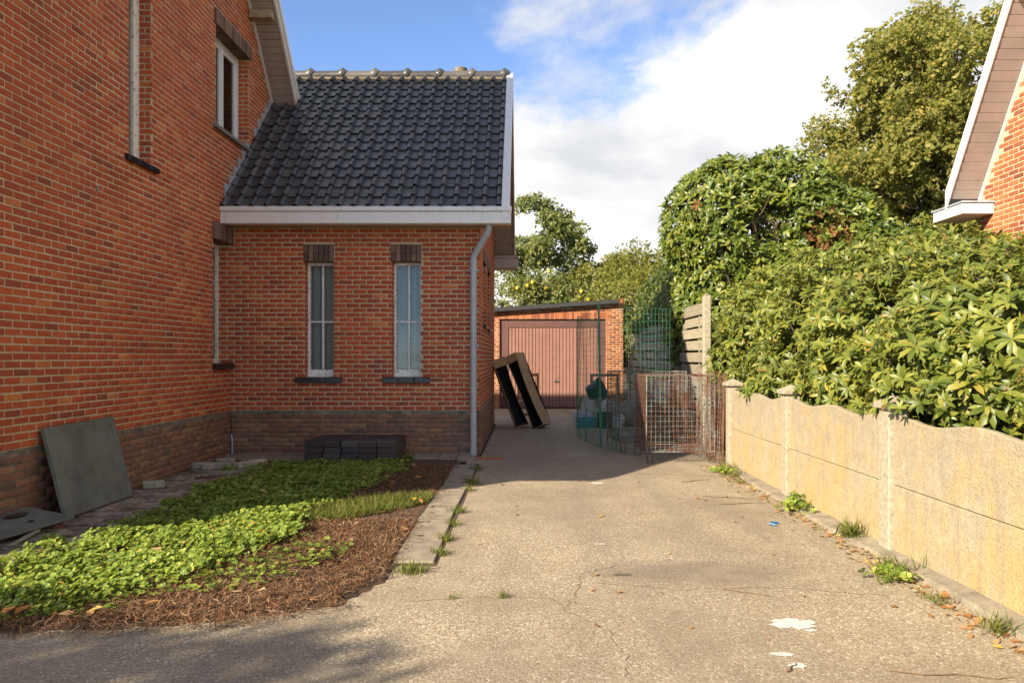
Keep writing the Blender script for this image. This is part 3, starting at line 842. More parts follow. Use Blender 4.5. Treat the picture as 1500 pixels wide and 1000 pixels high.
# unseen run-on of the wing roof, added to shade the garage door's foot
deck.quad((-11.2, 11.9, za_front(11.9)-0.03), (-4.6, 11.9, za_front(11.9)-0.03), (-4.6, AYR, AZR-0.03), (-11.2, AYR, AZR-0.03))
deck.quad((-4.6, 15.60, 3.37), (-11.2, 15.60, 3.37), (-11.2, AYR, AZR-0.03), (-4.6, AYR, AZR-0.03))
wroof = deck.build('wing_roof', M['roof_felt'], house)
TW, TG, TLn = 0.195, 0.2475, 0.30
cs = [(0.0, 0.004), (0.008, 0.0), (0.06, 0.0), (0.118, 0.0), (0.122, 0.014), (0.129, 0.032), (0.142, 0.046), (0.158, 0.050), (0.174, 0.046), (0.188, 0.030), (0.198, 0.004)]
def tile_mesh(seed):
    random.seed(seed); b = MB(); n = len(cs)
    for (y, lift, sc) in ((0.0, 0.024, 1.08), (0.05, 0.020, 1.05), (TLn, 0.0, 0.94)):
        for x, z in cs:
            xr = x if x < 0.118 else 0.158 + (x-0.158)*sc
            b.v.append((xr, y + (0.010 if (y == 0 and x > 0.12) else 0)*-1, z*sc + lift + random.uniform(-0.0008, 0.0008)))
    for x, z in cs: b.v.append((x if x < 0.118 else 0.158 + (x-0.158)*1.08, 0.006, z*1.02 + 0.006))
    for k in range(n-1):
        b.f.append((k, k+1, n+k+1, n+k)); b.f.append((n+k, n+k+1, 2*n+k+1, 2*n+k)); b.f.append((3*n+k, 3*n+k+1, k+1, k))
    return b.mesh('roof_tile', smooth=True)
tms = [tile_mesh(s) for s in range(4)]
for me in tms: me.materials.append(M['roof_tile'])
ca, sa = 1/math.hypot(1, SL), SL/math.hypot(1, SL)
random.seed(21)
BASE = Matrix(((1, 0, 0, 0), (0, ca, -sa, 0), (0, sa, ca, 0), (0, 0, 0, 1)))
restV = []; cnt = 0
for r in range(16):
    for k in range(21):
        x0 = -0.325 - (k+1)*TW; s = r*TG - 0.02
        if x0 < -4.12 - 0.19 and r < 12: continue
        Wm = Matrix.Translation((x0, 10.02 + s*ca, 3.395 + s*sa)) @ BASE @ Matrix.Rotation(random.gauss(0, 0.006), 4, 'Z') @ Matrix.Translation((0, random.gauss(0, 0.003), random.gauss(0, 0.0015)))
        me = tms[random.randrange(4)]
        if cnt < 300:
            o = bpy.data.objects.new('roof_tile', me); COL.objects.link(o); o.parent = wroof
            o.matrix_basis = Wm
            o.matrix_parent_inverse = (house.matrix_basis).inverted() if False else Matrix.Identity(4)
            cnt += 1
        else:
            restV.append((me, Wm))
vv = []; ff = []
for me, Wm in restV:
    i = len(vv); vv += [tuple(Wm @ v.co) for v in me.vertices]; ff += [tuple(i+q for q in p.vertices) for p in me.polygons]
me = bpy.data.meshes.new('roof_tiling'); me.from_pydata(vv, [], ff); me.polygons.foreach_set('use_smooth', [True]*len(ff)); me.update()
link('roof_tiling', me, M['roof_tile'], wroof)['kind'] = 'stuff'
# ridge: half-round caps bedded in mortar, each with a raised collar
b = MB(); b.tube([(-4.5, AYR, AZR-0.045), (-0.33, AYR, AZR-0.045)], 0.085, 10); b.build('ridge_bedding', M['ridge_mortar'], wroof, smooth=True)
for k in range(8):
    x1 = -0.33 - k*0.555; x0 = x1 - 0.56
    b = MB(); pts = []
    b.tube([(x0, AYR, AZR+0.004), (x1-0.07, AYR, AZR+0.007), (x1-0.065, AYR, AZR+0.01), (x1-0.03, AYR, AZR+0.035), (x1, AYR, AZR+0.01)], [0.088, 0.094, 0.105, 0.115, 0.10], 12)
    b.build('ridge_tile', M['roof_tile'], wroof, smooth=True)
b = MB(); b.tube([(-1.13, 12.95, AZR-0.1), (-1.13, 12.95, AZR+0.17)], 0.10, 14); vp = b.build('vent_pipe', M['ridge_mortar'], wroof, smooth=True)
b = MB(); b.tube([(-1.13, 12.95, AZR+0.10), (-1.13, 12.95, AZR+0.19)], 0.115, 14); b.build('rim', M['ridge_mortar'], vp, smooth=True)
# verge: white board on the gable end, both slopes, and boarded soffit
def slope_box(x0, x1, ya, za, yb, zb, dn, up):
    b = MB(); b.hexa([(x0, ya, za-dn), (x1, ya, za-dn), (x1, yb, zb-dn), (x0, yb, zb-dn), (x0, ya, za+up), (x1, ya, za+up), (x1, yb, zb+up), (x0, yb, zb+up)])
    return b
slope_box(-0.325, -0.215, 9.99, 3.38, AYR, AZR-0.01, 0.13, 0.075).build('verge_board', M['white_trim'], wroof, bevel=0.006)
slope_box(-0.325, -0.215, 15.6, 3.38, AYR+0.002, AZR-0.012, 0.13, 0.075).build('verge_board', M['white_trim'], wroof, bevel=0.006)
def soffit_boards(x0, x1, ya, za, yb, zb, pitch, m, parent, thick=0.014, gap=0.006):
    Lh = math.hypot(yb-ya, zb-za); n = max(1, int(Lh/pitch)); dy, dz = (yb-ya)/Lh, (zb-za)/Lh
    for k in range(n):
        s0 = k*pitch; s1 = (k+1)*pitch - gap
        b = MB()
        p = lambda s, h: (ya + dy*s - dz*h*(1 if dy > 0 else -1), za + dz*s + abs(dy)*h)
        A, B, Cc, D = p(s0, 0.006), p(s1, 0), p(s1, thick), p(s0, thick+0.006)
        b.hexa([(x0, A[0], A[1]), (x1, A[0], A[1]), (x1, B[0], B[1]), (x0, B[0], B[1]), (x0, D[0], D[1]), (x1, D[0], D[1]), (x1, Cc[0], Cc[1]), (x0, Cc[0], Cc[1])])
        b.build('soffit_board', m, parent)
soffit_boards(-0.636, -0.245, 15.5, za_back(15.5)-0.20, AYR, AZR-0.20, 0.12, M['soffit_board'], wroof)
soffit_boards(-0.636, -0.245, 10.35, za_front(10.35)-0.20, AYR, AZR-0.20, 0.12, M['soffit_board'], wroof)
slope_box(-0.245, -0.222, 15.6, za_back(15.6)-0.03, AYR, AZR-0.03, 0.22, 0.0).build('verge_fascia', M['soffit_board'], wroof)
slope_box(-0.245, -0.222, 10.1, za_front(10.1)-0.03, AYR, AZR-0.03, 0.22, 0.0).build('verge_fascia', M['soffit_board'], wroof)
# front box gutter
gut = MB(); gut.box(-4.108, -0.20, 9.995, 10.16, 3.175, 3.335)
gutter = gut.build('gutter', M['white_trim'], wroof, bevel=0.006)
MB().box(-4.108, -0.192, 9.972, 10.05, 3.338, 3.405).build('gutter_lip', M['white_trim'], gutter, bevel=0.008)
MB().box(-0.262, -0.190, 9.968, 10.15, 3.336, 3.41).build('gutter_end', M['white_trim'], gutter, bevel=0.008)
for k in range(26):
    x = -4.10 + k*0.15
    MB().box(x, x+0.145, 10.16, 10.385, 3.178, 3.192).build('soffit_board', M['soffit_wood'], wroof)
# rear eave box on the gable end
MB().box(-0.66, -0.16, 15.22, 15.62, 3.20, 3.42).build('eave_box', M['soffit_board'], wroof, bevel=0.006)
MB().box(-0.66, -0.14, 15.20, 15.64, 3.40, 3.455).build('eave_box_lip', M['soffit_board'], wroof, bevel=0.006)
# downpipe
px, py = -0.722, 10.28
dp = MB(); dp.tube([(-0.50, 10.10, 3.20), (-0.50, 10.10, 3.12), (-0.53, 10.115, 3.05), (-0.70, 10.262, 2.80), (px, py, 2.74), (px, py, 2.66), (px, py, 0.02)], 0.045, 14)
pipe = dp.build('downpipe', M['pipe_grey'], house, smooth=True)
for z in (2.70, 2.62):
    MB().tube([(px, py, z-0.05), (px, py, z+0.02)], 0.0495, 14).build('collar', M['pipe_grey'], pipe, smooth=True)
MB().tube([(-0.52, 10.108, 3.07), (-0.535, 10.12, 3.035)], 0.0495, 14).build('collar', M['pipe_grey'], pipe, smooth=True)
for z in (2.58, 1.55):
    cl = MB(); cl.tube([(px, py, z-0.012), (px, py, z+0.012)], 0.053, 14); cl.box(px-0.075, px+0.075, py+0.0, py+0.02, z-0.012, z+0.012)
    cl.build('pipe_clamp', M['pipe_grey'], pipe)
# lead flashing stepped up the wall
for k in range(13):
    y0 = 10.12 + k*0.158; y1 = y0 + 0.165
    zA = za_front(y0) + 0.03; zB = za_front(y1) + 0.03; zT = zB + 0.055
    if 10.95 < y0 < 11.2: continue
    b = MB(); b.hexa([(-4.103, y0, zA-0.05), (-4.06, y0, zA-0.06), (-4.06, y1, zB-0.06), (-4.103, y1, zB-0.05), (-4.104, y0, zT), (-4.094, y0, zT-0.006), (-4.094, y1-0.012, zT-0.006), (-4.104, y1-0.012, zT)])
    b.build('flashing', M['lead'], house)
# ---- main roof with boarded verge
b = MB()
YE0, YE1 = 4.28, 13.9
for (ya, za, yb, zb) in ((YE0, zb_front(YE0), YR, ZR), (YE1, zb_back(YE1), YR, ZR)):
    b.hexa([(-11.2, ya, za+0.02), (XV-0.03, ya, za+0.02), (XV-0.03, yb, zb+0.02), (-11.2, yb, zb+0.02), (-11.2, ya, za+0.17), (XV-0.03, ya, za+0.17), (XV-0.03, yb, zb+0.17), (-11.2, yb, zb+0.17)])
mroof = b.build('main_roof', M['roof_tile'], house)
slope_box(XV-0.03, XV, YE1, zb_back(YE1), YR, ZR, 0.02, 0.10).build('verge_board', M['white_trim'], mroof)
slope_box(XV-0.045, XV+0.03, YE1, zb_back(YE1)+0.105, YR, ZR+0.105, 0.0, 0.10).build('verge_board', M['white_trim'], mroof)
slope_box(XV-0.045, XV+0.02, YE0, zb_front(YE0), YR, ZR, 0.02, 0.20).build('verge_board', M['white_trim'], mroof)
soffit_boards(-4.10, XV-0.03, 12.09, zb_back(12.09), YR+0.1, zb_back(YR+0.1), 0.109, M['soffit_board'], mroof)
slope_box(-4.105, -4.075, 12.09, zb_back(12.09)-0.005, YR, ZR-0.005, 0.022, 0.0).build('soffit_trim', M['white_trim'], mroof)
MB().box(-4.11, -3.74, 12.055, 12.095, 5.38, 5.47).build('soffit_end', M['soffit_board'], mroof)
yq = 11.09
MB().box(-4.10, -3.76, yq-0.075, yq+0.065, zb_back(yq)-0.15, zb_back(yq)-0.03).build('purlin', M['purlin_wood'], mroof, bevel=0.008)
MB().tube([(-4.085, 10.355, 0.03), (-4.08, 10.35, 0.2), (-4.10, 10.37, 0.3)], 0.012, 8).build('cable', M['pipe_grey'], house, smooth=True)

# concrete apron under the wing wall
ap = MB(); random.seed(9)
xs = [-4.09, -3.4, -2.85, -1.55, -1.18, -0.93, -0.68]
for a, c in zip(xs[:-1], xs[1:]):
    y0 = 9.95 + random.uniform(-0.08, 0.10)
    MB().hexa([(a+0.006, y0, -0.02), (c-0.006, y0+random.uniform(-0.03, 0.03), -0.02), (c-0.006, 10.375, -0.02), (a+0.006, 10.375, -0.02), (a+0.006, y0, 0.03), (c-0.006, y0, 0.02), (c-0.006, 10.375, 0.045), (a+0.006, 10.375, 0.05)]).build('slab', M['concrete_slab'], pv, bevel=0.01)
for k in range(3):
    MB().box(-0.66+k*0.125, -0.55+k*0.125, 10.02, 10.22, -0.02, 0.012).build('paver', M['brick_orange'], pv, bevel=0.006)
# kerb slabs beside the drive
kerb = MB().quad((-0.91, 4.92, 0.003), (-0.592, 4.92, 0.003), (-0.592, 9.6, 0.003), (-0.91, 9.6, 0.003)).build('kerb', M['soil'])
kerb['kind'] = 'structure'
for (y0, y1, dx, ro) in ((7.80, 9.45, 0.0, 0.6), (6.22, 7.74, -0.01, -0.5), (4.98, 6.16, 0.0, 0.4)):
    o = MB().box(-0.14, 0.14, -(y1-y0)/2, (y1-y0)/2, -0.03, 0.018).build('slab', M['concrete_slab'], kerb, bevel=0.008, world=False)
    o.location = (-0.755+dx, (y0+y1)/2, 0.0); o.rotation_euler = (0, R(random.uniform(-1, 1)), R(ro))

# ------------------------------------------------------------------ concrete wall on the right
cw = thing('concrete_wall', 'low precast concrete garden wall with wavy top panels and yellow lichen along the drive', 'wall', (2.57, 5.3, 0))
XW = 2.57
posts = [9.36, 7.315, 5.27, 3.225, 1.18, -0.87]
for k, y in enumerate(posts):
    b = MB(); b.box(XW-0.035, XW+0.105, y-0.075, y+0.075, -0.05, 1.02)
    po = b.build('post', M['post_concrete'], cw, bevel=0.008)
    b = MB(); s = 0.105; cx = XW+0.035
    b.v += [(cx-s, y-s, 1.02), (cx+s, y-s, 1.02), (cx+s, y+s, 1.02), (cx-s, y+s, 1.02), (cx-s, y-s, 1.055), (cx+s, y-s, 1.055), (cx+s, y+s, 1.055), (cx-s, y+s, 1.055), (cx, y, 1.115)]
    b.f += [(3, 2, 1, 0), (0, 1, 5, 4), (1, 2, 6, 5), (2, 3, 7, 6), (3, 0, 4, 7), (4, 5, 8), (5, 6, 8), (6, 7, 8), (7, 4, 8)]
    b.build('cap', M['post_concrete'], po, bevel=0.004)
for (yb, ya) in zip(posts[:-1], posts[1:]):
    y0, y1 = ya + 0.076, yb - 0.076
    MB().box(XW, XW+0.05, y0, y1, -0.04, 0.487).build('lower_panel', M['fence_concrete'], cw, bevel=0.006)
    b = MB(); n = 32
    for k in range(n+1):
        u = k/n; y = y0 + (y1-y0)*u; z = 0.958 + 0.021*math.cos(4*math.pi*u) + random.uniform(-0.002, 0.002)
        b.v += [(XW, y, 0.495), (XW, y, z-0.008), (XW+0.01, y, z), (XW+0.042, y, z), (XW+0.05, y, z-0.008), (XW+0.05, y, 0.495)]
    for k in range(n):
        for j in range(5):
            a = k*6+j; b.f.append((a, a+1, a+7, a+6))
        b.f.append((k*6+5, k*6, k*6+6, k*6+11))
    b.f.append((5, 4, 3, 2, 1, 0)); b.f.append(tuple(n*6+j for j in range(6)))
    b.build('upper_panel', M['fence_concrete'], cw)
ft = MB(); random.seed(31)
ys = [-2.0 + 0.25*k for k in range(48)]
pr = None
for y in ys:
    e = 2.44 + 0.015*math.sin(y*1.7) + random.uniform(-0.012, 0.012); z = 0.028 + random.uniform(-0.006, 0.006)
    cur = [(e-0.02, y, -0.01), (e, y, z), (XW+0.01, y, z+0.015)]
    if pr and y < 9.5:
        ft.quad(pr[0], cur[0], cur[1], pr[1]); ft.quad(pr[1], cur[1], cur[2], pr[2])
    pr = cur
ft.build('footing', M['concrete_slab'], cw)

# ------------------------------------------------------------------ timber fence beyond
fy = [11.1, 13.1, 15.1, 17.1, 19.1]
XF = 2.66
tf = thing('timber_fence', 'weathered horizontal board fence between concrete posts leading to the garage', 'fence', (XF, 15.1, 0))
for k, y in enumerate(fy):
    zt = 2.32 if k == 0 else 2.10
    b = MB(); b.box(XF-0.02, XF+0.10, y-0.055, y+0.055, -0.05, zt-0.03); b.box(XF+0.0, XF+0.08, y-0.04, y+0.04, zt-0.03, zt)
    b.build('post', M['post_concrete'], tf, bevel=0.015)
random.seed(41)
for k in range(4):
    y0, y1 = fy[k]+0.056, fy[k+1]-0.056
    top = 2.20 if k == 0 else 2.06
    z = top; i = 0
    while z > 0.12:
        h = 0.150 if i else 0.17
        off = 0.0 if i % 2 == 0 else 0.035
        b = MB(); s = random.uniform(-0.008, 0.008)
        b.hexa([(XF+off, y0, z-h), (XF+off+0.02, y0, z-h), (XF+off+0.02, y1, z-h+s), (XF+off, y1, z-h+s), (XF+off, y0, z), (XF+off+0.02, y0, z), (XF+off+0.02, y1, z+s), (XF+off, y1, z+s)])
        b.build('board', M['fence_wood'], tf)
        z -= 0.187; i += 1
    for yb in (y0+0.35, y1-0.35):
        MB().box(XF+0.021, XF+0.034, yb-0.03, yb+0.03, 0.1, top-0.02).build('batten', M['fence_wood'], tf)

# ------------------------------------------------------------------ garage
GY = 20.0
gar = thing('garage', 'small orange brick garage with ribbed pinkish brown door and sloping flat roof', 'garage', (0.8, GY, 0))
GX0, GX1 = -3.2, 2.62
def gtop(u): return 2.60 + (u+0.8)*0.068
gtop.knots = []
gh = (-0.70, 2.16, 0.0, 2.40, 0.12)
og, ug, ng = (0, GY, 0), (1, 0, 0), (0, -1, 0)
gw = backing('front_wall', GX0, GX1, 0.0, gtop, [gh], og, ug, ng, M['mortar'], gar)
rects = brick_rects(GX0, GX1, 0.0, 3.1, [gh, (-0.78, 2.24, 2.40, 2.62)], 0.0, lambda a, b, c, d: d < gtop((a+b)/2)-0.02)
link('brickwork', bricks_mesh('garage_brickwork', rects, og, ug, ng), M['brick_orange'], gw)['kind'] = 'stuff'
for k in range(45):
    a = -0.78 + k*0.067
    put_single((a+0.005, a+0.062, 2.405, 2.60, True), (0, GY-0.004, 0), ug, ng, 'brick_orange', gw)
rects = brick_rects(0, 5, 0.0, 3.0, [], 0.05)
sw = MB().quad((GX1, GY, 0), (GX1, GY+5, 0), (GX1, GY+5, 2.82), (GX1, GY, 2.82)).quad((GX0, GY+5, 0), (GX0, GY, 0), (GX0, GY, 2.45), (GX0, GY+5, 2.45)).quad((GX1, GY+5, 0), (GX0, GY+5, 0), (GX0, GY+5, 2.4), (GX1, GY+5, 2.8)).build('side_wall', M['mortar'], gar)
link('brickwork', bricks_mesh('garage_side_brickwork', rects, (GX1, GY, 0), (0, 1, 0), (1, 0, 0)), M['brick_orange'], sw)['kind'] = 'stuff'
b = MB(); b.hexa([(GX0-0.1, GY-0.14, gtop(GX0)+0.0), (GX1-0.12, GY-0.14, gtop(GX1)+0.0), (GX1-0.12, GY+5.1, gtop(GX1)+0.0), (GX0-0.1, GY+5.1, gtop(GX0)+0.0), (GX0-0.1, GY-0.14, gtop(GX0)+0.075), (GX1-0.12, GY-0.14, gtop(GX1)+0.075), (GX1-0.12, GY+5.1, gtop(GX1)+0.075), (GX0-0.1, GY+5.1, gtop(GX0)+0.075)])
rf = b.build('roof', M['roof_felt'], gar)
MB().hexa([(GX0-0.1, GY-0.165, gtop(GX0)-0.01), (GX1-0.12, GY-0.165, gtop(GX1)-0.01), (GX1-0.12, GY-0.141, gtop(GX1)-0.01), (GX0-0.1, GY-0.141, gtop(GX0)-0.01), (GX0-0.1, GY-0.165, gtop(GX0)+0.095), (GX1-0.12, GY-0.165, gtop(GX1)+0.095), (GX1-0.12, GY-0.141, gtop(GX1)+0.095), (GX0-0.1, GY-0.141, gtop(GX0)+0.095)]).build('roof_edge', M['roof_felt'], rf)
fr = MB(); fr.box(-0.70, -0.46, GY+0.05, GY+0.11, 0, 2.40); fr.box(-0.46, 2.02, GY+0.05, GY+0.11, 2.18, 2.40); fr.box(2.02, 2.16, GY+0.05, GY+0.11, 0, 2.40)
fr.build('door_frame', M['garage_door_dark'], gar, bevel=0.005)
# up-and-over door: every rib is a folded strip
dr = MB(); dr.box(-0.46, 2.02, GY+0.09, GY+0.10, 0.02, 2.18)
door = dr.build('door', M['garage_door'], gar)
n = 27; wv = 2.48/n
for k in range(n):
    a = -0.46 + k*wv
    b = MB(); pts = [(a+0.004, GY+0.089), (a+0.012, GY+0.068), (a+wv-0.012, GY+0.068), (a+wv-0.004, GY+0.089)]
    for (p, q) in zip(pts[:-1], pts[1:]):
        b.quad((p[0], p[1], 0.05), (q[0], q[1], 0.05), (q[0], q[1], 2.17), (p[0], p[1], 2.17))
    b.build('rib', M['garage_door'], door)
hd = MB(); hd.box(0.74, 0.88, GY+0.02, GY+0.035, 0.735, 0.76); hd.box(0.80, 0.825, GY+0.02, GY+0.07, 0.735, 0.76)
hd.build('handle', M['steel'], door, bevel=0.004)
MB().box(0.78, 0.86, GY+0.058, GY+0.067, 0.70, 0.79).build('handle_plate', M['garage_door_dark'], door)

# ------------------------------------------------------------------ neighbour's house
nb = thing('neighbour_house', 'orange brick gable house with white verge board behind the rhododendrons', 'house', (6.06, 9.0, 0))
XN = 6.06; XO = 5.62
def zn(y): return 3.40 + 1.60*(9.95-y)
def ntop(u): return zn(u)
ntop.knots = []
on, un, nn = (XN, 0, 0), (0, 1, 0), (-1, 0, 0)
nw = backing('gable_wall', 4.5, 9.9, 0.0, ntop, [], on, un, nn, M['mortar'], nb)
rects = brick_rects(4.6, 9.9, 0.0, 10.0, [], 0.0, lambda a, b, c, d: d < zn((a+b)/2) - 0.04)
rest = []
for r in rects:
    y = (r[0]+r[1])/2; z = (r[2]+r[3])/2; qx = 770 + 1090*XN/y; qy = 523 - 1090*(z-CAM_H)/y
    if r[4] and qx < 1500 and 0 < qy < 345: put_single(r, on, un, nn, 'brick_orange', nw)
    else: rest.append(r)
link('brickwork', bricks_mesh('neighbour_brickwork', rest, on, un, nn), M['brick_orange'], nw)['kind'] = 'stuff'
MB().quad((XN, 9.9, 0), (12, 9.9, 0), (12, 9.9, 3.5), (XN, 9.9, 3.5)).quad((12, 9.9, 0), (12, 4.5, 0), (12, 4.5, 12), (12, 9.9, 3.5)).quad((XN, 4.5, 0), (12, 4.5, 0), (12, 4.5, 12), (XN, 4.5, 12)).build('outer_wall', M['brick_orange'], nb)
b = MB(); b.hexa([(XO+0.02, 9.96, zn(9.96)+0.04), (12.2, 9.96, zn(9.96)+0.04), (12.2, 4.4, zn(4.4)+0.04), (XO+0.02, 4.4, zn(4.4)+0.04), (XO+0.02, 9.96, zn(9.96)+0.2), (12.2, 9.96, zn(9.96)+0.2), (12.2, 4.4, zn(4.4)+0.2), (XO+0.02, 4.4, zn(4.4)+0.2)])
nroof = b.build('roof', M['roof_tile'], nb)
slope_box(XO, XO+0.02, 9.97, zn(9.97), 4.4, zn(4.4), 0.02, 0.22).build('verge_board', M['white_trim'], nroof)
soffit_boards(XO+0.02, XN-0.03, 9.9, zn(9.9)+0.0, 4.5, zn(4.5), 0.125, M['soffit_board'], nroof)
slope_box(XN-0.045, XN-0.004, 9.9, zn(9.9)-0.01, 4.5, zn(4.5)-0.01, 0.02, 0.0).build('soffit_trim', M['white_trim'], nroof)
MB().box(XO+0.03, XN-0.005, 9.62, 10.32, 3.235, 3.375).build('eave_box', M['white_trim'], nroof, bevel=0.006)
MB().box(XO+0.015, XN-0.005, 9.60, 10.34, 3.377, 3.40).build('eave_capping', M['lead'], nroof)
yp = 8.52
MB().box(XO+0.03, XN, yp-0.05, yp+0.06, zn(yp)-0.14, zn(yp)-0.03).build('purlin', M['white_trim'], nroof, bevel=0.006)
# ------------------------------------------------------------------ garden bed
def inside(P, poly):
    x, y = P[:, 0], P[:, 1]; r = np.zeros(len(P), bool); n = len(poly)
    for i in range(n):
        x0, y0 = poly[i]; x1, y1 = poly[(i+1) % n]
        c = ((y0 > y) != (y1 > y)) & (x < (x1-x0)*(y-y0)/(y1-y0+1e-12)+x0)
        r ^= c
    return r
def scatter(poly, n, rng):
    P = np.array(poly); lo = P.min(0); hi = P.max(0); out = np.zeros((0, 2))
    while len(out) < n:
        q = lo + rng.random((n, 2))*(hi-lo); out = np.vstack([out, q[inside(q, poly)]])
    return out[:n]
def snoise(P, f, seed):
    r = np.random.default_rng(seed); v = np.zeros(len(P))
    for k in range(6):
        a = r.normal(size=P.shape[1]); a *= f*(0.6+0.9*r.random())/np.linalg.norm(a); v += np.sin(P @ a + r.random()*6.28)
    return v/6*1.7
BED = [(-4.6, 3.60), (-2.75, 3.74), (-2.2, 3.76), (-1.6, 3.88), (-1.05, 4.14), (-0.90, 4.5), (-0.90, 10.0), (-3.25, 10.0), (-3.28, 7.6), (-3.25, 5.4), (-3.5, 4.75), (-4.6, 4.72)]
gx, gy = np.meshgrid(np.arange(-4.7, -0.7, 0.05), np.arange(3.5, 10.05, 0.05))
G = np.stack([gx.ravel(), gy.ravel()], 1); ins = inside(G, BED)
hz = 0.014 + 0.008*snoise(G, 5, 1) + 0.006*snoise(G, 19, 2)
hz = np.where(ins, np.maximum(hz, 0.004), -0.006)
ny, nx = gx.shape; idx = np.arange(nx*ny).reshape(ny, nx)
Fq = np.stack([idx[:-1, :-1], idx[:-1, 1:], idx[1:, 1:], idx[1:, :-1]], -1).reshape(-1, 4)
Fq = Fq[ins[Fq].any(1)]
me = np_mesh('garden_bed', np.column_stack([G, hz]), Fq); me.polygons.foreach_set('use_smooth', [True]*len(me.polygons))
bed = link('garden_bed', me, M['soil']); bed['kind'] = 'structure'

rng = np.random.default_rng(77)
CLOVER = [(-3.75, 4.45), (-2.76, 3.82), (-2.49, 3.95), (-2.18, 4.40), (-2.02, 4.75), (-1.72, 5.6), (-1.92, 6.22), (-1.75, 7.2), (-1.62, 7.9), (-1.45, 8.9), (-1.52, 9.35), (-2.9, 9.35), (-3.24, 9.0), (-3.30, 7.6), (-3.30, 6.35), (-3.22, 5.3), (-3.4, 4.8)]
# a round three-lobed leaf, slightly cupped
lob = []; lf = []
for k in range(3):
    a = k*2*math.pi/3; i = len(lob)
    for (rr, da, zz_) in ((0.05, 0, 0), (0.72, 0.95, 0.16), (1.0, 0.38, 0.10), (1.0, -0.38, 0.10), (0.72, -0.95, 0.16)):
        lob.append((rr*math.cos(a+da), rr*math.sin(a+da), zz_))
    lf += [(i, i+4, i+3), (i, i+3, i+2), (i, i+2, i+1)]
lob = np.array(lob); lf = np.array(lf)
P = scatter(CLOVER, 36000, rng); P += rng.normal(0, 0.055, P.shape); P = P[inside(P, BED)]
den = 0.5 + 0.5*snoise(P, 3.3, 8) + 0.25*snoise(P, 9, 9)
P = P[rng.random(len(P)) < np.clip(den + 0.30, 0.06, 1)]
# thin out towards the edge of the patch
z = 0.022 + 0.07*rng.random(len(P))**1.1 + 0.022*snoise(P, 4, 5) + 0.026*snoise(P, 13, 6)
N = np.column_stack([rng.normal(-0.3, 0.42, len(P)), rng.normal(-0.28, 0.42, len(P)), np.ones(len(P))])
S = 0.010 + 0.019*rng.random(len(P))**1.4
Mx = frames(N, rng.random(len(P))*6.28)*S[:, None, None]
V, F = replicate(lob, lf, Mx, np.column_stack([P, np.maximum(z, 0.02)]))
clv = link('clover_patch', np_mesh('clover_patch', V, F), M['leaf_clover'])
tag(clv, 'low green clover-like weeds covering the garden bed', 'ground cover', kind='stuff')
# stray sprigs in the mulch
P = scatter([(-2.6, 3.85), (-1.2, 4.05), (-1.0, 5.2), (-1.7, 5.6), (-2.1, 4.6)], 800, rng)
P = P[snoise(P, 6, 31) > 0.25]
N = np.column_stack([rng.normal(0, 0.3, len(P)), rng.normal(0, 0.3, len(P)), np.ones(len(P))])
V, F = replicate(lob, lf, frames(N, rng.random(len(P))*6.28)*(0.014+0.012*rng.random(len(P)))[:, None, None], np.column_stack([P, 0.035+0.04*rng.random(len(P))]))
tag(link('weed_seedlings', np_mesh('weed_seedlings', V, F), M['leaf_clover']), 'scattered green seedlings in the brown dead plants', 'ground cover', kind='stuff')

# dead plants: thin curled strips
st = np.array([(-0.5, -0.03, 0), (-0.5, 0.03, 0), (-0.1, 0.04, 0.10), (-0.1, 0.11, 0.10), (0.25, -0.02, 0.06), (0.25, 0.05, 0.07), (0.5, -0.10, 0.20), (0.5, -0.06, 0.20)])
sf = np.array([(0, 2, 3, 1), (2, 4, 5, 3), (4, 6, 7, 5)])
MUL = [(-2.8, 3.76), (-2.2, 3.78), (-1.6, 3.90), (-1.05, 4.18), (-0.90, 4.6), (-0.92, 9.3), (-1.6, 9.6), (-1.6, 8.3), (-1.9, 6.4), (-1.9, 5.6), (-2.3, 4.6), (-2.7, 4.1)]
P = np.vstack([scatter(MUL, 34000, rng), scatter(CLOVER, 9000, rng)])
P = np.vstack([P, scatter([(-2.9, 3.62), (-2.1, 3.66), (-1.5, 3.78), (-0.95, 4.06), (-1.1, 4.2), (-1.6, 3.95), (-2.8, 3.85)], 1500, rng)])
P = np.vstack([P, np.column_stack([-0.9 + rng.normal(0, 0.05, 900), 4.6 + 4.7*rng.random(900)])])
gp = (np.abs(P[:, 0]+1.4) < 0.55) & (np.abs(P[:, 1]-6.75) < 0.55)
P = P[~(gp & (rng.random(len(P)) < 0.85))]
n = len(P); N = np.column_stack([rng.normal(0, 0.4, n), rng.normal(0, 0.4, n), np.ones(n)])
S = 0.025 + 0.045*rng.random(n)
Mx = frames(N, rng.random(n)*6.28)*S[:, None, None]
V, F = replicate(st, sf, Mx, np.column_stack([P, 0.014 + 0.034*rng.random(n)**1.6 + 0.010*snoise(P, 7, 3)]))
tag(link('dead_plants', np_mesh('dead_plants', V, F), M['leaf_mulch']), 'reddish brown dead plant litter over the bed beside the kerb', 'litter', kind='stuff')
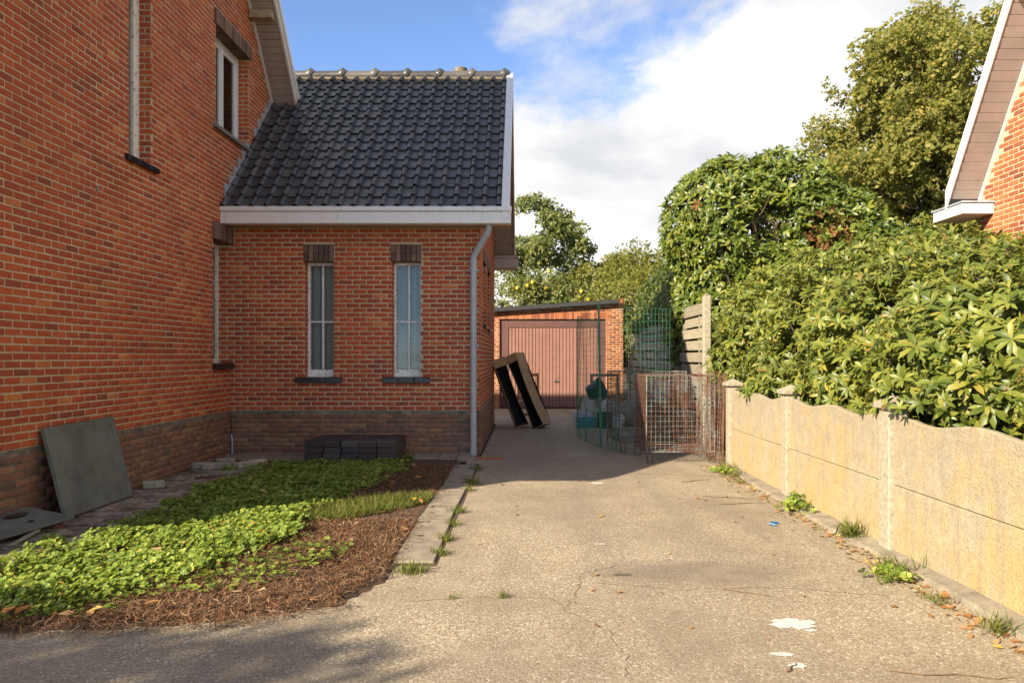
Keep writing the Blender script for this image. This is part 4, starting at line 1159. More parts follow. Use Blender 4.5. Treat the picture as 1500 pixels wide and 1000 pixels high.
# grass
gb = np.array([(-0.035, 0, 0), (0.035, 0, 0), (-0.028, 0.10, 0.5), (0.028, 0.10, 0.5), (0.0, 0.38, 0.95)])
gf = np.array([(0, 1, 3), (0, 3, 2), (2, 3, 4)])
def blades(P, z, h, rng, spread=0.5):
    n = len(P); N = np.column_stack([rng.normal(0, spread, n), rng.normal(0, spread, n), np.ones(n)])
    return replicate(gb, gf, frames(N, rng.random(n)*6.28)*(h*(0.6+0.7*rng.random(n)))[:, None, None], np.column_stack([P, np.full(n, z)]))
GRS = [(-1.98, 6.05), (-1.6, 6.15), (-1.15, 6.6), (-0.92, 6.95), (-0.92, 7.25), (-1.25, 7.2), (-1.7, 7.0), (-1.95, 6.6)]
V, F = blades(scatter(GRS, 6500, rng), 0.015, 0.085, rng, 0.75)
tag(link('grass_patch', np_mesh('grass_patch', V, F), M['leaf_grass']), 'patch of long yellowish grass between clover and kerb slabs', 'grass', kind='stuff')

# tufts of weeds, each a plant of its own
def tuft(name, x, y, n, rad, h, label, group, cat='grass tuft', leafy=False, z=0.0, mat='leaf_grass'):
    P = np.column_stack([rng.normal(0, rad*0.45, n), rng.normal(0, rad*0.45, n)])
    if leafy:
        N = np.column_stack([rng.normal(0, 0.6, n), rng.normal(-0.2, 0.6, n), np.ones(n)])
        V, F = replicate(lob, lf, frames(N, rng.random(n)*6.28)*(0.020+0.018*rng.random(n))[:, None, None], np.column_stack([P*1.1, h*rng.random(n)**0.8*np.clip(1-np.hypot(P[:, 0], P[:, 1])/(rad*1.6), 0.2, 1)+0.012]))
        m = M['leaf_clover']
    else:
        V, F = blades(P, 0.0, h, rng, 0.55); m = M[mat]
    t = thing(name, label, cat, (x, y, z), group)
    link('leaves' if leafy else 'blades', np_mesh(name, V, F), m, t, world=False)
    if leafy:
        b = MB()
        for _ in range(7): 
            a = random.uniform(0, 6.28); r = random.uniform(0.2, 0.8)*rad
            b.tube([(0, 0, 0), (r*0.4*math.cos(a), r*0.4*math.sin(a), h*0.5), (r*math.cos(a), r*math.sin(a), h*0.8)], 0.002, 4)
        b.build('stem', M['stem_green'], t, world=False)
random.seed(17)
lbc = 'low grass tuft at the wall foot next to the wire cages'
lbs = 'small sparse grass tuft at the foot of the wall panel towards the street'
for (x, y, n, r, h, lb_) in ((2.43, 9.0, 70, 0.12, 0.10, lbc), (2.38, 8.6, 90, 0.14, 0.09, lbc), (2.34, 8.15, 60, 0.10, 0.06, lbc), (2.45, 5.62, 110, 0.08, 0.15, 'upright dense grass tuft at the foot of the middle wall panel'), (2.33, 4.72, 130, 0.13, 0.11, 'grass tuft growing out of a flat leafy weed by the wall'), (2.30, 4.18, 60, 0.10, 0.07, lbs), (2.36, 3.72, 70, 0.08, 0.09, lbs)):
    tuft('grass_tuft', x, y, n, r, h, lb_, 'weeds at the foot of the concrete wall', z=0.012 if x < 2.42 else 0.03)
for (x, y, n, r, h, lb_) in ((2.41, 6.62, 90, 0.12, 0.17, 'bushy leafy weed standing at the wall foot beside the blue scrap'), (2.28, 4.62, 80, 0.13, 0.06, 'flat leafy weed spreading under a grass tuft by the wall'), (2.36, 8.9, 60, 0.12, 0.05, 'low leafy weed at the wall foot near the wire cages')):
    tuft('leafy_weed', x, y, n, r, h, lb_, 'leafy weeds at the foot of the concrete wall', 'weed', True, z=0.010)
for (x, y, n, r, h) in ((-0.605, 9.1, 80, 0.09, 0.08), (-0.60, 8.1, 110, 0.09, 0.09), (-0.58, 7.7, 60, 0.07, 0.07), (-0.60, 6.6, 80, 0.08, 0.08), (-0.585, 6.1, 70, 0.06, 0.07), (-0.60, 5.6, 90, 0.06, 0.08), (-0.60, 5.2, 90, 0.06, 0.07), (-0.73, 4.78, 190, 0.10, 0.07), (-0.42, 4.27, 40, 0.05, 0.035), (-0.12, 4.28, 45, 0.04, 0.045)):
    tuft('grass_tuft', x, y, n, r, h, 'small grass tuft in the joint between kerb slabs and drive', 'grass along the kerb joint')
tuft('leafy_weed', -3.5, 8.75, 60, 0.10, 0.09, 'small leafy weed beside the pale paver pile', None, 'weed', True)
tuft('leafy_weed', -3.42, 5.35, 40, 0.08, 0.12, 'thin leafy sprig at the edge of the old paving', None, 'weed', True)
tuft('grass_tuft', -1.54, 9.62, 120, 0.10, 0.16, 'dry grass tuft at the corner of the black brick stack', None)

# fallen leaves and twigs
ql = np.array([(-0.5, 0, 0), (-0.1, -0.28, 0.10), (-0.1, 0.28, 0.12), (0.5, 0, 0.05), (-0.1, 0, 0.0)])
qf = np.array([(0, 1, 4), (0, 4, 2), (1, 3, 4), (4, 3, 2)])
def litter(name, P, size, label, zoff=0.006):
    n = len(P); N = np.column_stack([rng.normal(0, 0.28, n), rng.normal(0, 0.28, n), np.ones(n)])
    V, F = replicate(ql, qf, frames(N, rng.random(n)*6.28)*(size*(0.5+rng.random(n)))[:, None, None], np.column_stack([P, np.full(n, zoff)]))
    tag(link(name, np_mesh(name, V, F), M['leaf_fallen']), label, 'leaves', kind='stuff')
pw = np.column_stack([2.36 + rng.normal(0, 0.07, 520), 3.2 + 6.3*rng.random(520)])
pd = np.column_stack([-0.4 + 2.7*rng.random(60), 3.1 + 7*rng.random(60)])
litter('fallen_leaves', np.vstack([pw, pd]), 0.042, 'dry orange leaves lying along the wall and on the drive')
litter('bed_leaves', np.vstack([scatter(BED, 100, rng), scatter([(-2.75, 3.72), (-2.2, 3.74), (-2.2, 3.85), (-2.75, 3.85)], 14, rng)]), 0.07, 'larger dry leaves fallen on the garden bed', 0.085)
def twig(x, y, ln, ang, label, group, r=0.004):
    b = MB(); p = []
    for k in range(6):
        t_ = k/5-0.5; p.append((x + ln*t_*math.cos(ang) + 0.05*ln*math.sin(k*1.9), y + ln*t_*math.sin(ang) + 0.04*ln*math.cos(k*2.3), r + 0.003))
    b.tube(p, [r, r*0.95, r*0.9, r*0.8, r*0.6, r*0.3], 5)
    tag(b.build('twig', M['twig'], None), label, 'twig', group)
G1 = 'twigs on the drive'
for (x, y, ln, a) in ((1.18, 3.30, 0.12, 0.9), (1.85, 3.22, 0.5, -0.12), (0.05, 8.35, 0.25, 0.5), (2.05, 7.0, 0.45, 0.1), (2.0, 7.3, 0.5, -0.3), (1.9, 8.3, 0.4, 0.5), (1.3, 4.35, 0.30, -0.5), (-0.72, 7.55, 0.42, 0.25), (0.2, 8.3, 0.3, 0.0)):
    twig(x, y, ln, a, 'thin brown twig lying on the drive', G1)
random.seed(23)
def splash(name, x, y, rx, ry, label, m, group=None, n=26, rag=0.35, z=0.0025, cat='stain'):
    b = MB(); ring = []
    for k in range(n):
        a = 2*math.pi*k/n; f = 1 + random.uniform(-rag, rag*0.6)
        ring.append((x + rx*f*math.cos(a), y + ry*f*math.sin(a), z))
    b.v = [(x, y, z+0.001)] + ring
    b.f = [(0, k+1, (k+1) % n+1) for k in range(n)]
    tag(b.build(name, M[m], None), label, cat, group)
splash('paint_splash', 1.37, 3.86, 0.12, 0.085, 'largest ragged white paint splash on the drive', 'paint_splash')
for (x, y, a, c_) in ((1.44, 3.76, 0.035, 0.02), (1.19, 3.46, 0.055, 0.03), (1.22, 3.33, 0.045, 0.03), (0.79, 8.15, 0.08, 0.05), (0.55, 5.5, 0.045, 0.015)):
    splash('paint_splash', x, y, a, c_, 'small white paint spot on the drive', 'paint_splash', 'small white paint spots on the drive', 14)
b = MB(); b.tube([(2.04, 6.07, 0.012), (2.0, 6.10, 0.02), (2.03, 6.15, 0.015), (2.09, 6.16, 0.012)], 0.009, 6)
tag(b.build('plastic_scrap', M['blue_scrap'], None, smooth=True), 'curled scrap of blue plastic lying on the drive', 'litter')

# ------------------------------------------------------------------ things by the house wall
def slab(name, c4, th, m, label, cat, parts=None):
    c4 = [Vector(c) for c in c4]; n = (c4[1]-c4[0]).cross(c4[3]-c4[0]).normalized()*th
    b = MB(); b.hexa([*(c for c in c4), *(c+n for c in c4)])
    return tag(b.build(name, m, None, bevel=0.006), label, cat)
def hump_slab(name, o, eu, ev, n, th, label, cat):
    pass
ls = thing('stone_slab', 'dark grey-green stone slab leaning upright against the brick house wall', 'slab', (-3.9, 6.7, 0.02))
c4 = [Vector((-3.86, 6.20, 0.025)), Vector((-3.86, 7.24, 0.025)), Vector((-4.085, 7.30, 0.79)), Vector((-4.085, 6.25, 0.775))]
nn_ = (c4[1]-c4[0]).cross(c4[3]-c4[0]).normalized()
if nn_.x < 0: nn_ = -nn_
b = MB(); b.hexa([*c4, *(q + nn_*0.045 for q in c4)]); b.build('plate', M['slate_slab'], ls, bevel=0.006)
e = (c4[2]-c4[1]).normalized()
b = MB(); d_ = Vector((0, -0.085, 0)); A = c4[1] + nn_*0.046 + d_; B = c4[2] + nn_*0.046 + d_
b.bar(A, B, 0.012, 0.006, nn_); b.build('rib', M['slate_slab'], ls)
lb = thing('fallen_board', 'flat grey board with moss and a hole lying low by the house wall', 'board', (-3.95, 5.7, 0))
cs4 = [Vector((-4.09, 5.0, 0.10)), Vector((-3.80, 5.0, 0.07)), Vector((-3.62, 5.98, 0.085)), Vector((-4.08, 6.08, 0.145))]
b = MB(); b.hexa([*cs4, *(q + Vector((0, 0, 0.02)) for q in cs4)]); b.build('plate', M['slate_slab'], lb, bevel=0.004)
b = MB(); b.bar((-3.70, 5.90, 0.005), (-3.95, 5.95, 0.005), 0.09, 0.16); b.bar((-3.9, 5.2, 0.0), (-4.05, 5.2, 0.0), 0.08, 0.15); b.build('prop', M['brick_plinth'], lb)
def disc(x, y, z, rx, ry, m, nm, parent):
    b = MB(); n = 18; b.v = [(x, y, z+0.004)] + [(x+rx*(1+random.uniform(-.2, .2))*math.cos(6.283*k/n), y+ry*(1+random.uniform(-.2, .2))*math.sin(6.283*k/n), z) for k in range(n)]
    b.f = [(0, k+1, (k+1) % n+1) for k in range(n)]; b.build(nm, M[m], parent)
disc(-3.97, 5.80, 0.155, 0.06, 0.10, 'soil', 'moss', lb); disc(-3.80, 5.72, 0.127, 0.018, 0.03, 'black_void', 'hole', lb)
b = MB(); b.bar((-3.72, 5.36, 0.02), (-3.68, 5.62, 0.075), 0.035, 0.012); tag(b.build('lath', M['fence_wood'], None), 'short weathered lath poking out from under the flat grey board', 'lath')
# loose pale pavers
pp = [worn_block(0.21, 0.105, 0.075, 60+s, 0.012) for s in range(4)]
def paver(x, y, z, rot, label, group=None, m='paver_pale'):
    o = link('paver', random.choice(pp), M[m], None); o.location = (x, y, z); o.rotation_euler = (0, 0, rot); return tag(o, label, 'paver', group)
paver(-3.86, 7.72, 0.024, 0.5, 'single worn concrete paver beside the leaning stone slab')
b = MB(); n = 22; rg = [(-3.62 + 0.42*math.cos(6.283*k/n), 9.03 + 0.42*math.sin(6.283*k/n)) for k in range(n)]
b.poly([(x, y, 0.055) for x, y in rg]); 
for k in range(n):
    p, q = rg[k], rg[(k+1) % n]; b.quad((p[0], p[1], 0.0), (q[0], q[1], 0.0), (q[0], q[1], 0.055), (p[0], p[1], 0.055))
tag(b.build('round_slab', M['concrete_slab'], None), 'round concrete slab on the ground carrying loose pale pavers', 'slab')
gp_ = 'pale pavers lying on the round slab'
for (x, y, r) in ((-3.86, 8.86, 0.15), (-3.73, 8.80, 1.45), (-3.60, 8.83, 0.1), (-3.40, 8.93, 1.2), (-3.29, 9.12, 0.6), (-3.72, 9.22, 0.05)):
    paver(x, y, 0.0555, r, 'pale worn concrete paver lying on the round slab', gp_)
# stack of black bricks
bb_ = [worn_block(0.222, 0.215, 0.072, 80+s, 0.006) for s in range(5)]
random.seed(44)
gs = 'black bricks of the stack under the window'
for iz in range(4):
    for iy in range(4):
        for ix in range(5):
            front = iy == 0; side = ix == 4; topl = iz == 3
            if not (front or side or topl): continue
            o = link('black_brick', random.choice(bb_), M['brick_black'], None)
            o.location = (-2.69 + ix*0.2285 + random.uniform(-0.006, 0.006) + (0.012 if iz == 2 else 0), 9.52 + iy*0.218 + random.uniform(-0.006, 0.008), 0.02 + iz*0.0735)
            o.rotation_euler = (0, 0, random.gauss(0, 0.012) + (math.pi if random.random() < 0.5 else 0))
            tag(o, 'dark charcoal paving brick in the low stack below the wing window', 'brick', gs)

# ------------------------------------------------------------------ drive clutter
def tray_box(name, L_, W_, D_, base, lean, turn, label):
    t = thing(name, label, 'cardboard box', base)
    Rm = Matrix.Rotation(turn, 4, 'Z') @ Matrix.Rotation(lean, 4, 'Y')
    th = 0.010
    def bx(nm, m, x0, x1, y0, y1, z0, z1, skew=0.0):
        b = MB(); b.box(x0, x1, y0, y1, z0, z1)
        for i, v in enumerate(b.v):
            p = Vector(v); p.x += skew*math.sin(p.z*2.0)
            p.y += 0.012*math.sin(p.z*3.1 + p.x*5)
            b.v[i] = tuple(Rm @ p)
        return b.build(nm, m, t, world=False)
    # side walls sliced so that they can sag
    def panel(nm, m, x0, x1, y0, y1, skew):
        b = MB(); n = 8
        for k in range(n):
            z0 = L_*k/n; z1 = L_*(k+1)/n
            c = len(b.v); b.box(x0, x1, y0, y1, z0, z1)
            for i in range(c, len(b.v)):
                p = Vector(b.v[i]); p.x += skew*math.sin(p.z/L_*math.pi); b.v[i] = tuple(Rm @ p)
        return b.build(nm, m, t, world=False)
    panel('side_panel', M['cardboard'], -W_/2, -W_/2+th, 0, D_, 0.02)
    panel('side_panel', M['cardboard'], W_/2-th, W_/2, 0, D_, -0.045)
    panel('lining', M['black_lining'], -W_/2+th+0.001, -W_/2+th+0.004, 0.012, D_-th, 0.02)
    panel('lining', M['black_lining'], W_/2-th-0.004, W_/2-th-0.001, 0.012, D_-th, -0.045)
    bx('back_panel', M['black_lining'], -W_/2+th, W_/2-th, D_-th, D_, 0, L_)
    bx('end_panel', M['cardboard'], -W_/2+th, W_/2-th, 0, D_-th, 0, th)
    bx('end_panel', M['cardboard'], -W_/2+th, W_/2-th, 0, D_-th, L_-th, L_)
    bx('flap', M['cardboard'], -W_/2, W_/2, -0.012, 0, L_-0.16, L_)
    return t
tray_box('cardboard_box', 1.40, 0.27, 0.30, (-0.06, 14.55, 0.03), R(-20), R(8), 'long open cardboard box lined black leaning against the wing side wall')
tray_box('cardboard_box', 1.52, 0.26, 0.36, (0.24, 14.35, 0.035), R(-24), R(-28), 'second long cardboard box resting on the other box, its brown side showing')
# wooden chair behind the boxes
ch = thing('wooden_chair', 'orange wooden chair standing behind the leaning cardboard boxes', 'chair', (0.05, 15.35, 0))
for (x, y, zt) in ((-0.2, -0.2, 0.45), (0.2, -0.2, 0.45), (-0.2, 0.2, 1.05), (0.2, 0.2, 1.05)):
    MB().box(x-0.022, x+0.022, y-0.022, y+0.022, 0, zt).build('leg', M['chair_wood'], ch, bevel=0.004, world=False)
MB().box(-0.23, 0.23, -0.23, 0.23, 0.452, 0.48).build('seat', M['chair_wood'], ch, bevel=0.006, world=False)
for z in (0.98, 0.72): MB().box(-0.177, 0.177, 0.185, 0.215, z, z+0.06).build('back_rail', M['chair_wood'], ch, world=False)
for (a, c_) in (((-0.177, -0.2), (0.177, -0.2)), ((-0.177, 0.2), (0.177, 0.2))): MB().bar((a[0], a[1], 0.2), (c_[0], c_[1], 0.2), 0.02, 0.03).build('stretcher', M['chair_wood'], ch, world=False)

# wire cages
def wire_panel(b, o, u, v, nu, nv, r):
    o = Vector(o); u = Vector(u); v = Vector(v)
    for k in range(nu+1):
        j = u*(k/nu); e_ = Vector((random.gauss(0, .003), random.gauss(0, .003), 0))
        b.tube([o+j, o+j+v*0.5+e_, o+j+v], r, 4, False)
    for k in range(nv+1):
        j = v*(k/nv); e_ = Vector((0, random.gauss(0, .003), random.gauss(0, .003)))
        b.tube([o+j, o+j+u*0.5+e_, o+j+u], r, 4, False)
def cage(x, y, rot, sx, sy, h, label, group=None, mat='cage_wire', z0=0.15, lid=False):
    t = thing('wire_cage', label, 'wire cage', (x, y, 0), group, rot)
    cs_ = [(0, 0), (sx, 0), (sx, sy), (0, sy)]
    for k in range(4):
        (xa, ya), (xb, yb) = cs_[k], cs_[(k+1) % 4]
        b = MB(); ln = math.hypot(xb-xa, yb-ya)
        wire_panel(b, (xa, ya, z0), (xb-xa, yb-ya, 0), (0, 0, h), int(ln/0.058), int(h/0.062), 0.0030)
        b.build('wire_panel', M[mat if k != 3 else 'rust_wire'], t, world=False)
    for (xa, ya) in cs_:
        MB().tube([(xa, ya, z0-0.03), (xa, ya, z0+h+0.01)], 0.0075, 6).build('corner_bar', M[mat], t, world=False)
    for k in range(4):
        (xa, ya), (xb, yb) = cs_[k], cs_[(k+1) % 4]
        for (zr_, rr_) in ((z0, 0.008), (z0+h, 0.007), (z0+0.1, 0.006)):
            MB().tube([(xa, ya, zr_), (xb, yb, zr_)], rr_, 6).build('rim_bar', M[mat], t, world=False)
    b = MB(); wire_panel(b, (0, 0, z0+0.004), (sx, 0, 0), (0, sy, 0), int(sx/0.07), int(sy/0.07), 0.003); b.build('floor_mesh', M[mat], t, world=False)
    for (xa, ya) in cs_:
        s = 0.085 if xa == 0 else -0.085
        MB().tube([(xa, ya, z0), (xa+s*0.10, ya, 0.012), (xa+s*0.9, ya, 0.012), (xa+s, ya, z0)], 0.0085, 6).build('foot', M['rust_wire'], t, world=False)
    return t
random.seed(51)
cage(1.57, 9.66, R(3), 0.90, 0.78, 0.99, 'wire mesh cage on feet, half rusted, beside the end of the concrete wall')
cage(1.36, 10.72, R(6), 0.98, 0.85, 1.02, 'rusty wire mesh cage standing behind the half-rusted one')
# a rusty loose panel leaning in the corner
t = thing('mesh_gate', 'loose rusty wire mesh gate standing against the concrete wall post', 'mesh gate', (2.5, 9.3, 0))
b = MB(); wire_panel(b, (2.50, 9.46, 0.02), (-0.02, 0.80, 0), (0.03, 0, 1.16), 13, 18, 0.0032); b.build('wire_mesh', M['rust_wire'], t)
MB().bar((2.50, 9.46, 0.0), (2.53, 9.46, 1.18), 0.02, 0.02).build('edge_bar', M['rust_wire'], t); MB().bar((2.48, 10.26, 0.0), (2.51, 10.26, 1.18), 0.02, 0.02).build('edge_bar', M['rust_wire'], t)
t = thing('mesh_gate', 'second mesh gate, partly galvanised, stacked inside the corner next to the fence post', 'mesh gate', (2.3, 10.7, 0))
b = MB(); wire_panel(b, (2.40, 10.55, 0.02), (0.1, -1.0, 0), (0.04, 0, 1.10), 16, 17, 0.003); b.build('wire_mesh', M['cage_wire'], t)
# green garden mesh set up as a curved screen
path = [(0.90, 13.1), (0.89, 12.85), (0.93, 12.4), (1.02, 11.9), (1.13, 11.4), (1.28, 10.95), (1.38, 10.62), (1.52, 10.58), (1.75, 10.56), (2.05, 10.58)]
pts = []
for (a, c_) in zip(path[:-1], path[1:]):
    n = max(1, int(math.hypot(c_[0]-a[0], c_[1]-a[1])/0.05))
    for k in range(n): pts.append((a[0]+(c_[0]-a[0])*k/n, a[1]+(c_[1]-a[1])*k/n))
pts.append(path[-1])
gm = thing('green_mesh', 'tall curved green wire garden mesh standing beside the drive', 'wire mesh', (0.9, 12.9, 0))
b = MB()
for k, (x, y) in enumerate(pts):
    b.tube([(x, y, 0.01), (x+0.01*math.sin(k*0.5), y, 1.0), (x+0.02*math.sin(k*0.21), y, 2.08+0.02*math.sin(k*0.4))], 0.0019, 4, False)
b.build('upright_wires', M['green_wire'], gm)
b = MB()
for k in range(22):
    z = 0.02 + k*0.098
    b.tube([(x, y, z + 0.012*math.sin(i*0.35+k)) for i, (x, y) in enumerate(pts)], 0.0019, 4, False)
b.build('cross_wires', M['green_wire'], gm)
t = thing('fence_stake', 'green metal fence stake with flattened top standing at the wire mesh', 'stake', (1.14, 11.45, 0))
b = MB(); b.bar((1.16, 11.45, 0.0), (1.12, 11.45, 2.22), 0.035, 0.006, (0, 1, 0)); b.bar((1.16, 11.46, 0.0), (1.12, 11.46, 2.18), 0.006, 0.035, (0, 1, 0)); b.build('profile', M['green_wire'], t)
for (x, y) in ((0.99, 12.2), (1.32, 10.85)):
    tag(MB().bar((x, y, 0.0), (x, y, 0.55), 0.02, 0.02).build('mesh_stake', M['green_wire'], None), 'short green stake at the foot of the wire mesh', 'stake', 'short stakes of the green mesh')
# plastic crates, sack and garden things behind the mesh
def crate(x, y, z, sx, sy, h, m, label, rot=0.0):
    t = thing('plastic_crate', label, 'crate', (x, y, z), None, rot)
    MB().box(0, sx, 0, sy, 0, 0.012).build('base', m, t, world=False)
    n = 3; hh = (h-0.012)/n
    for k in range(n):
        z0 = 0.012 + k*hh + 0.008; z1 = 0.012 + (k+1)*hh - 0.002
        b = MB(); b.box(0, sx, 0, 0.010, z0, z1); b.box(0, sx, sy-0.010, sy, z0, z1); b.box(0, 0.010, 0.0102, sy-0.0102, z0, z1); b.box(sx-0.010, sx, 0.0102, sy-0.0102, z0, z1)
        b.build('slat', m, t, world=False)
    b = MB()
    for (xa, ya) in ((0, 0), (sx-0.02, 0), (0, sy-0.02), (sx-0.02, sy-0.02), (sx/2, 0)): b.box(xa-0.003, xa+0.023, ya-0.003, ya+0.023, 0, h)
    b.build('corner_post', m, t, world=False)
    return t
crate(1.00, 14.55, 0.0, 0.34, 0.30, 0.20, M['teal_plastic'], 'teal blue plastic crate on the drive behind the wire mesh')
crate(1.44, 14.45, 0.0, 0.24, 0.30, 0.30, M['green_plastic'], 'dark green plastic crate beside the white sack', 0.05)
def lump(name, c_, r, m, label, cat, seed, amp=0.15, flat=0.0):
    bm = bmesh.new(); bmesh.ops.create_icosphere(bm, subdivisions=4, radius=1.0)
    co = np.array([v.co[:] for v in bm.verts]); f = 1 + amp*snoise(co, 2.3, seed) + amp*0.4*snoise(co, 6, seed+1) + amp*0.2*snoise(co, 13, seed+2)
    for v, k in zip(bm.verts, f):
        p = v.co*float(k); p.z = max(p.z, -0.75); v.co = Vector((p.x*r[0]+c_[0], p.y*r[1]+c_[1], (p.z+0.75)*r[2]+c_[2]))
    me = bpy.data.meshes.new(name); bm.to_mesh(me); bm.free(); me.polygons.foreach_set('use_smooth', [True]*len(me.polygons))
    return tag(link(name, me, m), label, cat)
lump('sack', (1.30, 15.02, 0.0), (0.20, 0.17, 0.34), M['sack_white'], 'upright cream coloured full sack behind the teal crate', 'sack', 3)
lump('rubbish_bag', (1.78, 14.6, 0.0), (0.17, 0.15, 0.16), M['bag_white'], 'crumpled white plastic bag on the ground beside the rusty cages', 'bag', 8, 0.22)
lump('sack', (1.72, 15.3, 0.0), (0.24, 0.2, 0.30), M['sack_white'], 'slumped dirty sack leaning beside the green crate', 'sack', 13, 0.2)
lump('sack', (2.15, 15.0, 0.0), (0.28, 0.22, 0.32), M['concrete_slab'], 'grey-brown sack of rubble near the timber fence', 'sack', 19, 0.2)
# grey trough on the teal crate
b = MB(); n = 14
t = thing('plastic_trough', 'pale grey plastic trough lying upside down on the teal crate', 'trough', (1.1, 14.7, 0.201))
pr_ = [(-0.13, 0), (-0.125, 0.03), (-0.09, 0.105), (0.09, 0.105), (0.125, 0.03), (0.13, 0)]
b = MB()
for xx in (0.92, 1.30):
    for (dy, dz) in pr_: b.v.append((xx, 14.70+dy, 0.205+dz))
for k in range(5): b.f.append((k, k+1, 6+k+1, 6+k))
b.f.append((5, 4, 3, 2, 1, 0)); b.f.append((6, 7, 8, 9, 10, 11)); b.build('shell', M['grey_plastic'], t, bevel=0.008)
MB().box(0.90, 1.32, 14.56, 14.84, 0.201, 0.215).build('rim', M['grey_plastic'], t, bevel=0.004)
# dark green tub lying on the sacks
t = thing('garden_tub', 'dark green broken plastic garden tub tipped over on top of the sacks', 'tub', (1.38, 14.9, 0.6))
b = MB(); n = 20; Rm = Matrix.Translation((1.40, 14.95, 0.72)) @ Matrix.Rotation(R(62), 4, 'Y') @ Matrix.Rotation(R(20), 4, 'X')
rings = [(0.0, 0.02), (0.0, 0.14), (0.30, 0.20), (0.31, 0.215), (0.30, 0.19), (0.02, 0.13), (0.02, 0.02)]
for (zz_, rr) in rings:
    for k in range(n): b.v.append(tuple(Rm @ Vector((rr*math.cos(6.283*k/n), rr*math.sin(6.283*k/n), zz_-0.15))))
for q in range(len(rings)-1):
    for k in range(n): b.f.append((q*n+k, q*n+(k+1) % n, (q+1)*n+(k+1) % n, (q+1)*n+k))
b.build('bowl', M['green_plastic'], t, smooth=True)
b = MB(); b.tube([tuple(Rm @ Vector((0.2, -0.08, 0.12))), tuple(Rm @ Vector((0.27, 0, 0.16))), tuple(Rm @ Vector((0.2, 0.08, 0.12)))], 0.012, 6); b.build('handle', M['green_plastic'], t)
# pale timber frame leaning behind
t = thing('clothes_rack', 'pale timber rack leaning behind the green tub', 'rack', (1.6, 15.6, 0))
for (a, c_) in (((1.40, 15.7, 0), (1.40, 15.8, 0.98)), ((1.95, 15.7, 0), (1.95, 15.8, 0.98)), ((1.375, 15.8, 1.0), (1.975, 15.8, 1.0)), ((1.425, 15.74, 0.4), (1.925, 15.74, 0.4))):
    MB().bar(a, c_, 0.05, 0.03, (0, 1, 0)).build('rail', M['fence_wood'], t)
crate(2.20, 12.9, 0.62, 0.30, 0.25, 0.36, M['grey_plastic'], 'pale grey crate on a box against the timber fence')
t = thing('wooden_box', 'low wooden box under the pale grey crate by the fence', 'box', (2.35, 13.0, 0))
for z in (0.0, 0.21, 0.42): 
    b = MB(); b.box(2.12, 2.58, 12.82, 12.84, z, z+0.19); b.box(2.12, 2.14, 12.841, 13.26, z, z+0.19); b.box(2.56, 2.58, 12.841, 13.26, z, z+0.19); b.box(2.141, 2.559, 13.24, 13.26, z, z+0.19); b.build('plank', M['fence_wood'], t)
MB().box(2.12, 2.58, 12.82, 13.26, 0.61, 0.62).build('lid', M['fence_wood'], t)
b = MB(); b.tube([(0.55+0.05*k, 14.6+0.05*math.sin(k*1.3), 0.008) for k in range(9)], 0.006, 5); tag(b.build('rope', M['bag_white'], None, smooth=True), 'thin white rope curling on the drive beside the teal crate', 'rope')
# ------------------------------------------------------------------ planting
def leaf_template(L_, W_, fold=0.25, droop=0.25):
    v = [(0, 0, 0)]
    for (x, w_, z) in ((0.35, 0.85, 0.02), (0.72, 0.95, -droop*0.35)):
        v += [(x*L_, -w_*W_/2, z*L_+fold*W_*0.5), (x*L_, 0, z*L_), (x*L_, w_*W_/2, z*L_+fold*W_*0.5)]
    v.append((L_, 0, -droop*L_))
    f = [(0, 1, 2), (0, 2, 3), (1, 4, 5), (1, 5, 2), (2, 5, 6), (2, 6, 3), (4, 7, 5), (5, 7, 6)]
    return np.array(v), np.array(f)
def whorl(L_, W_, n, elev, rng):
    lv, lf_ = leaf_template(L_, W_); V = []; F = []
    for k in range(n):
        a = 2*math.pi*k/n + rng.normal(0, 0.2); e = elev + rng.normal(0, 0.22); s = 0.75 + 0.4*rng.random()
        ca_, sa_ = math.cos(a), math.sin(a); ce, se = math.cos(e), math.sin(e)
        Rm = np.array([[ca_*ce, -sa_, -ca_*se], [sa_*ce, ca_, -sa_*se], [se, 0, ce]])
        V.append(lv @ Rm.T*s); F.append(lf_ + 8*k)
    return np.vstack(V), np.vstack(F)
def blob_points(blobs, n, rng, depth=(0.8, 1.03), zmin=0.3, bump=0.10, seed=0):
    C = np.array([b_[0] for b_ in blobs], float); Rr = np.array([b_[1] for b_ in blobs], float)
    wgt = (Rr[:, 0]*Rr[:, 1]+Rr[:, 0]*Rr[:, 2]+Rr[:, 1]*Rr[:, 2]); wgt /= wgt.sum()
    outP = []; outN = []; tot = 0
    while tot < n:
        k = rng.choice(len(C), 4000, p=wgt); d = rng.normal(size=(4000, 3)); d /= np.linalg.norm(d, axis=1, keepdims=True)
        f = depth[0] + (depth[1]-depth[0])*rng.random(4000)**0.5
        p = C[k] + d*Rr[k]*f[:, None]
        f2 = 1 + bump*snoise(p, 3.2, seed+4) + bump*0.6*snoise(p, 7.5, seed+5)
        p = C[k] + d*Rr[k]*(f*f2)[:, None]
        ok = p[:, 2] > zmin
        for j in range(len(C)):
            q = np.linalg.norm((p-C[j])/Rr[j], axis=1); ok &= ~((k != j) & (q < depth[0]*0.98))
        nn = d/Rr[k]; nn /= np.linalg.norm(nn, axis=1, keepdims=True)
        outP.append(p[ok]); outN.append(nn[ok]); tot += ok.sum()
    return np.vstack(outP)[:n], np.vstack(outN)[:n]
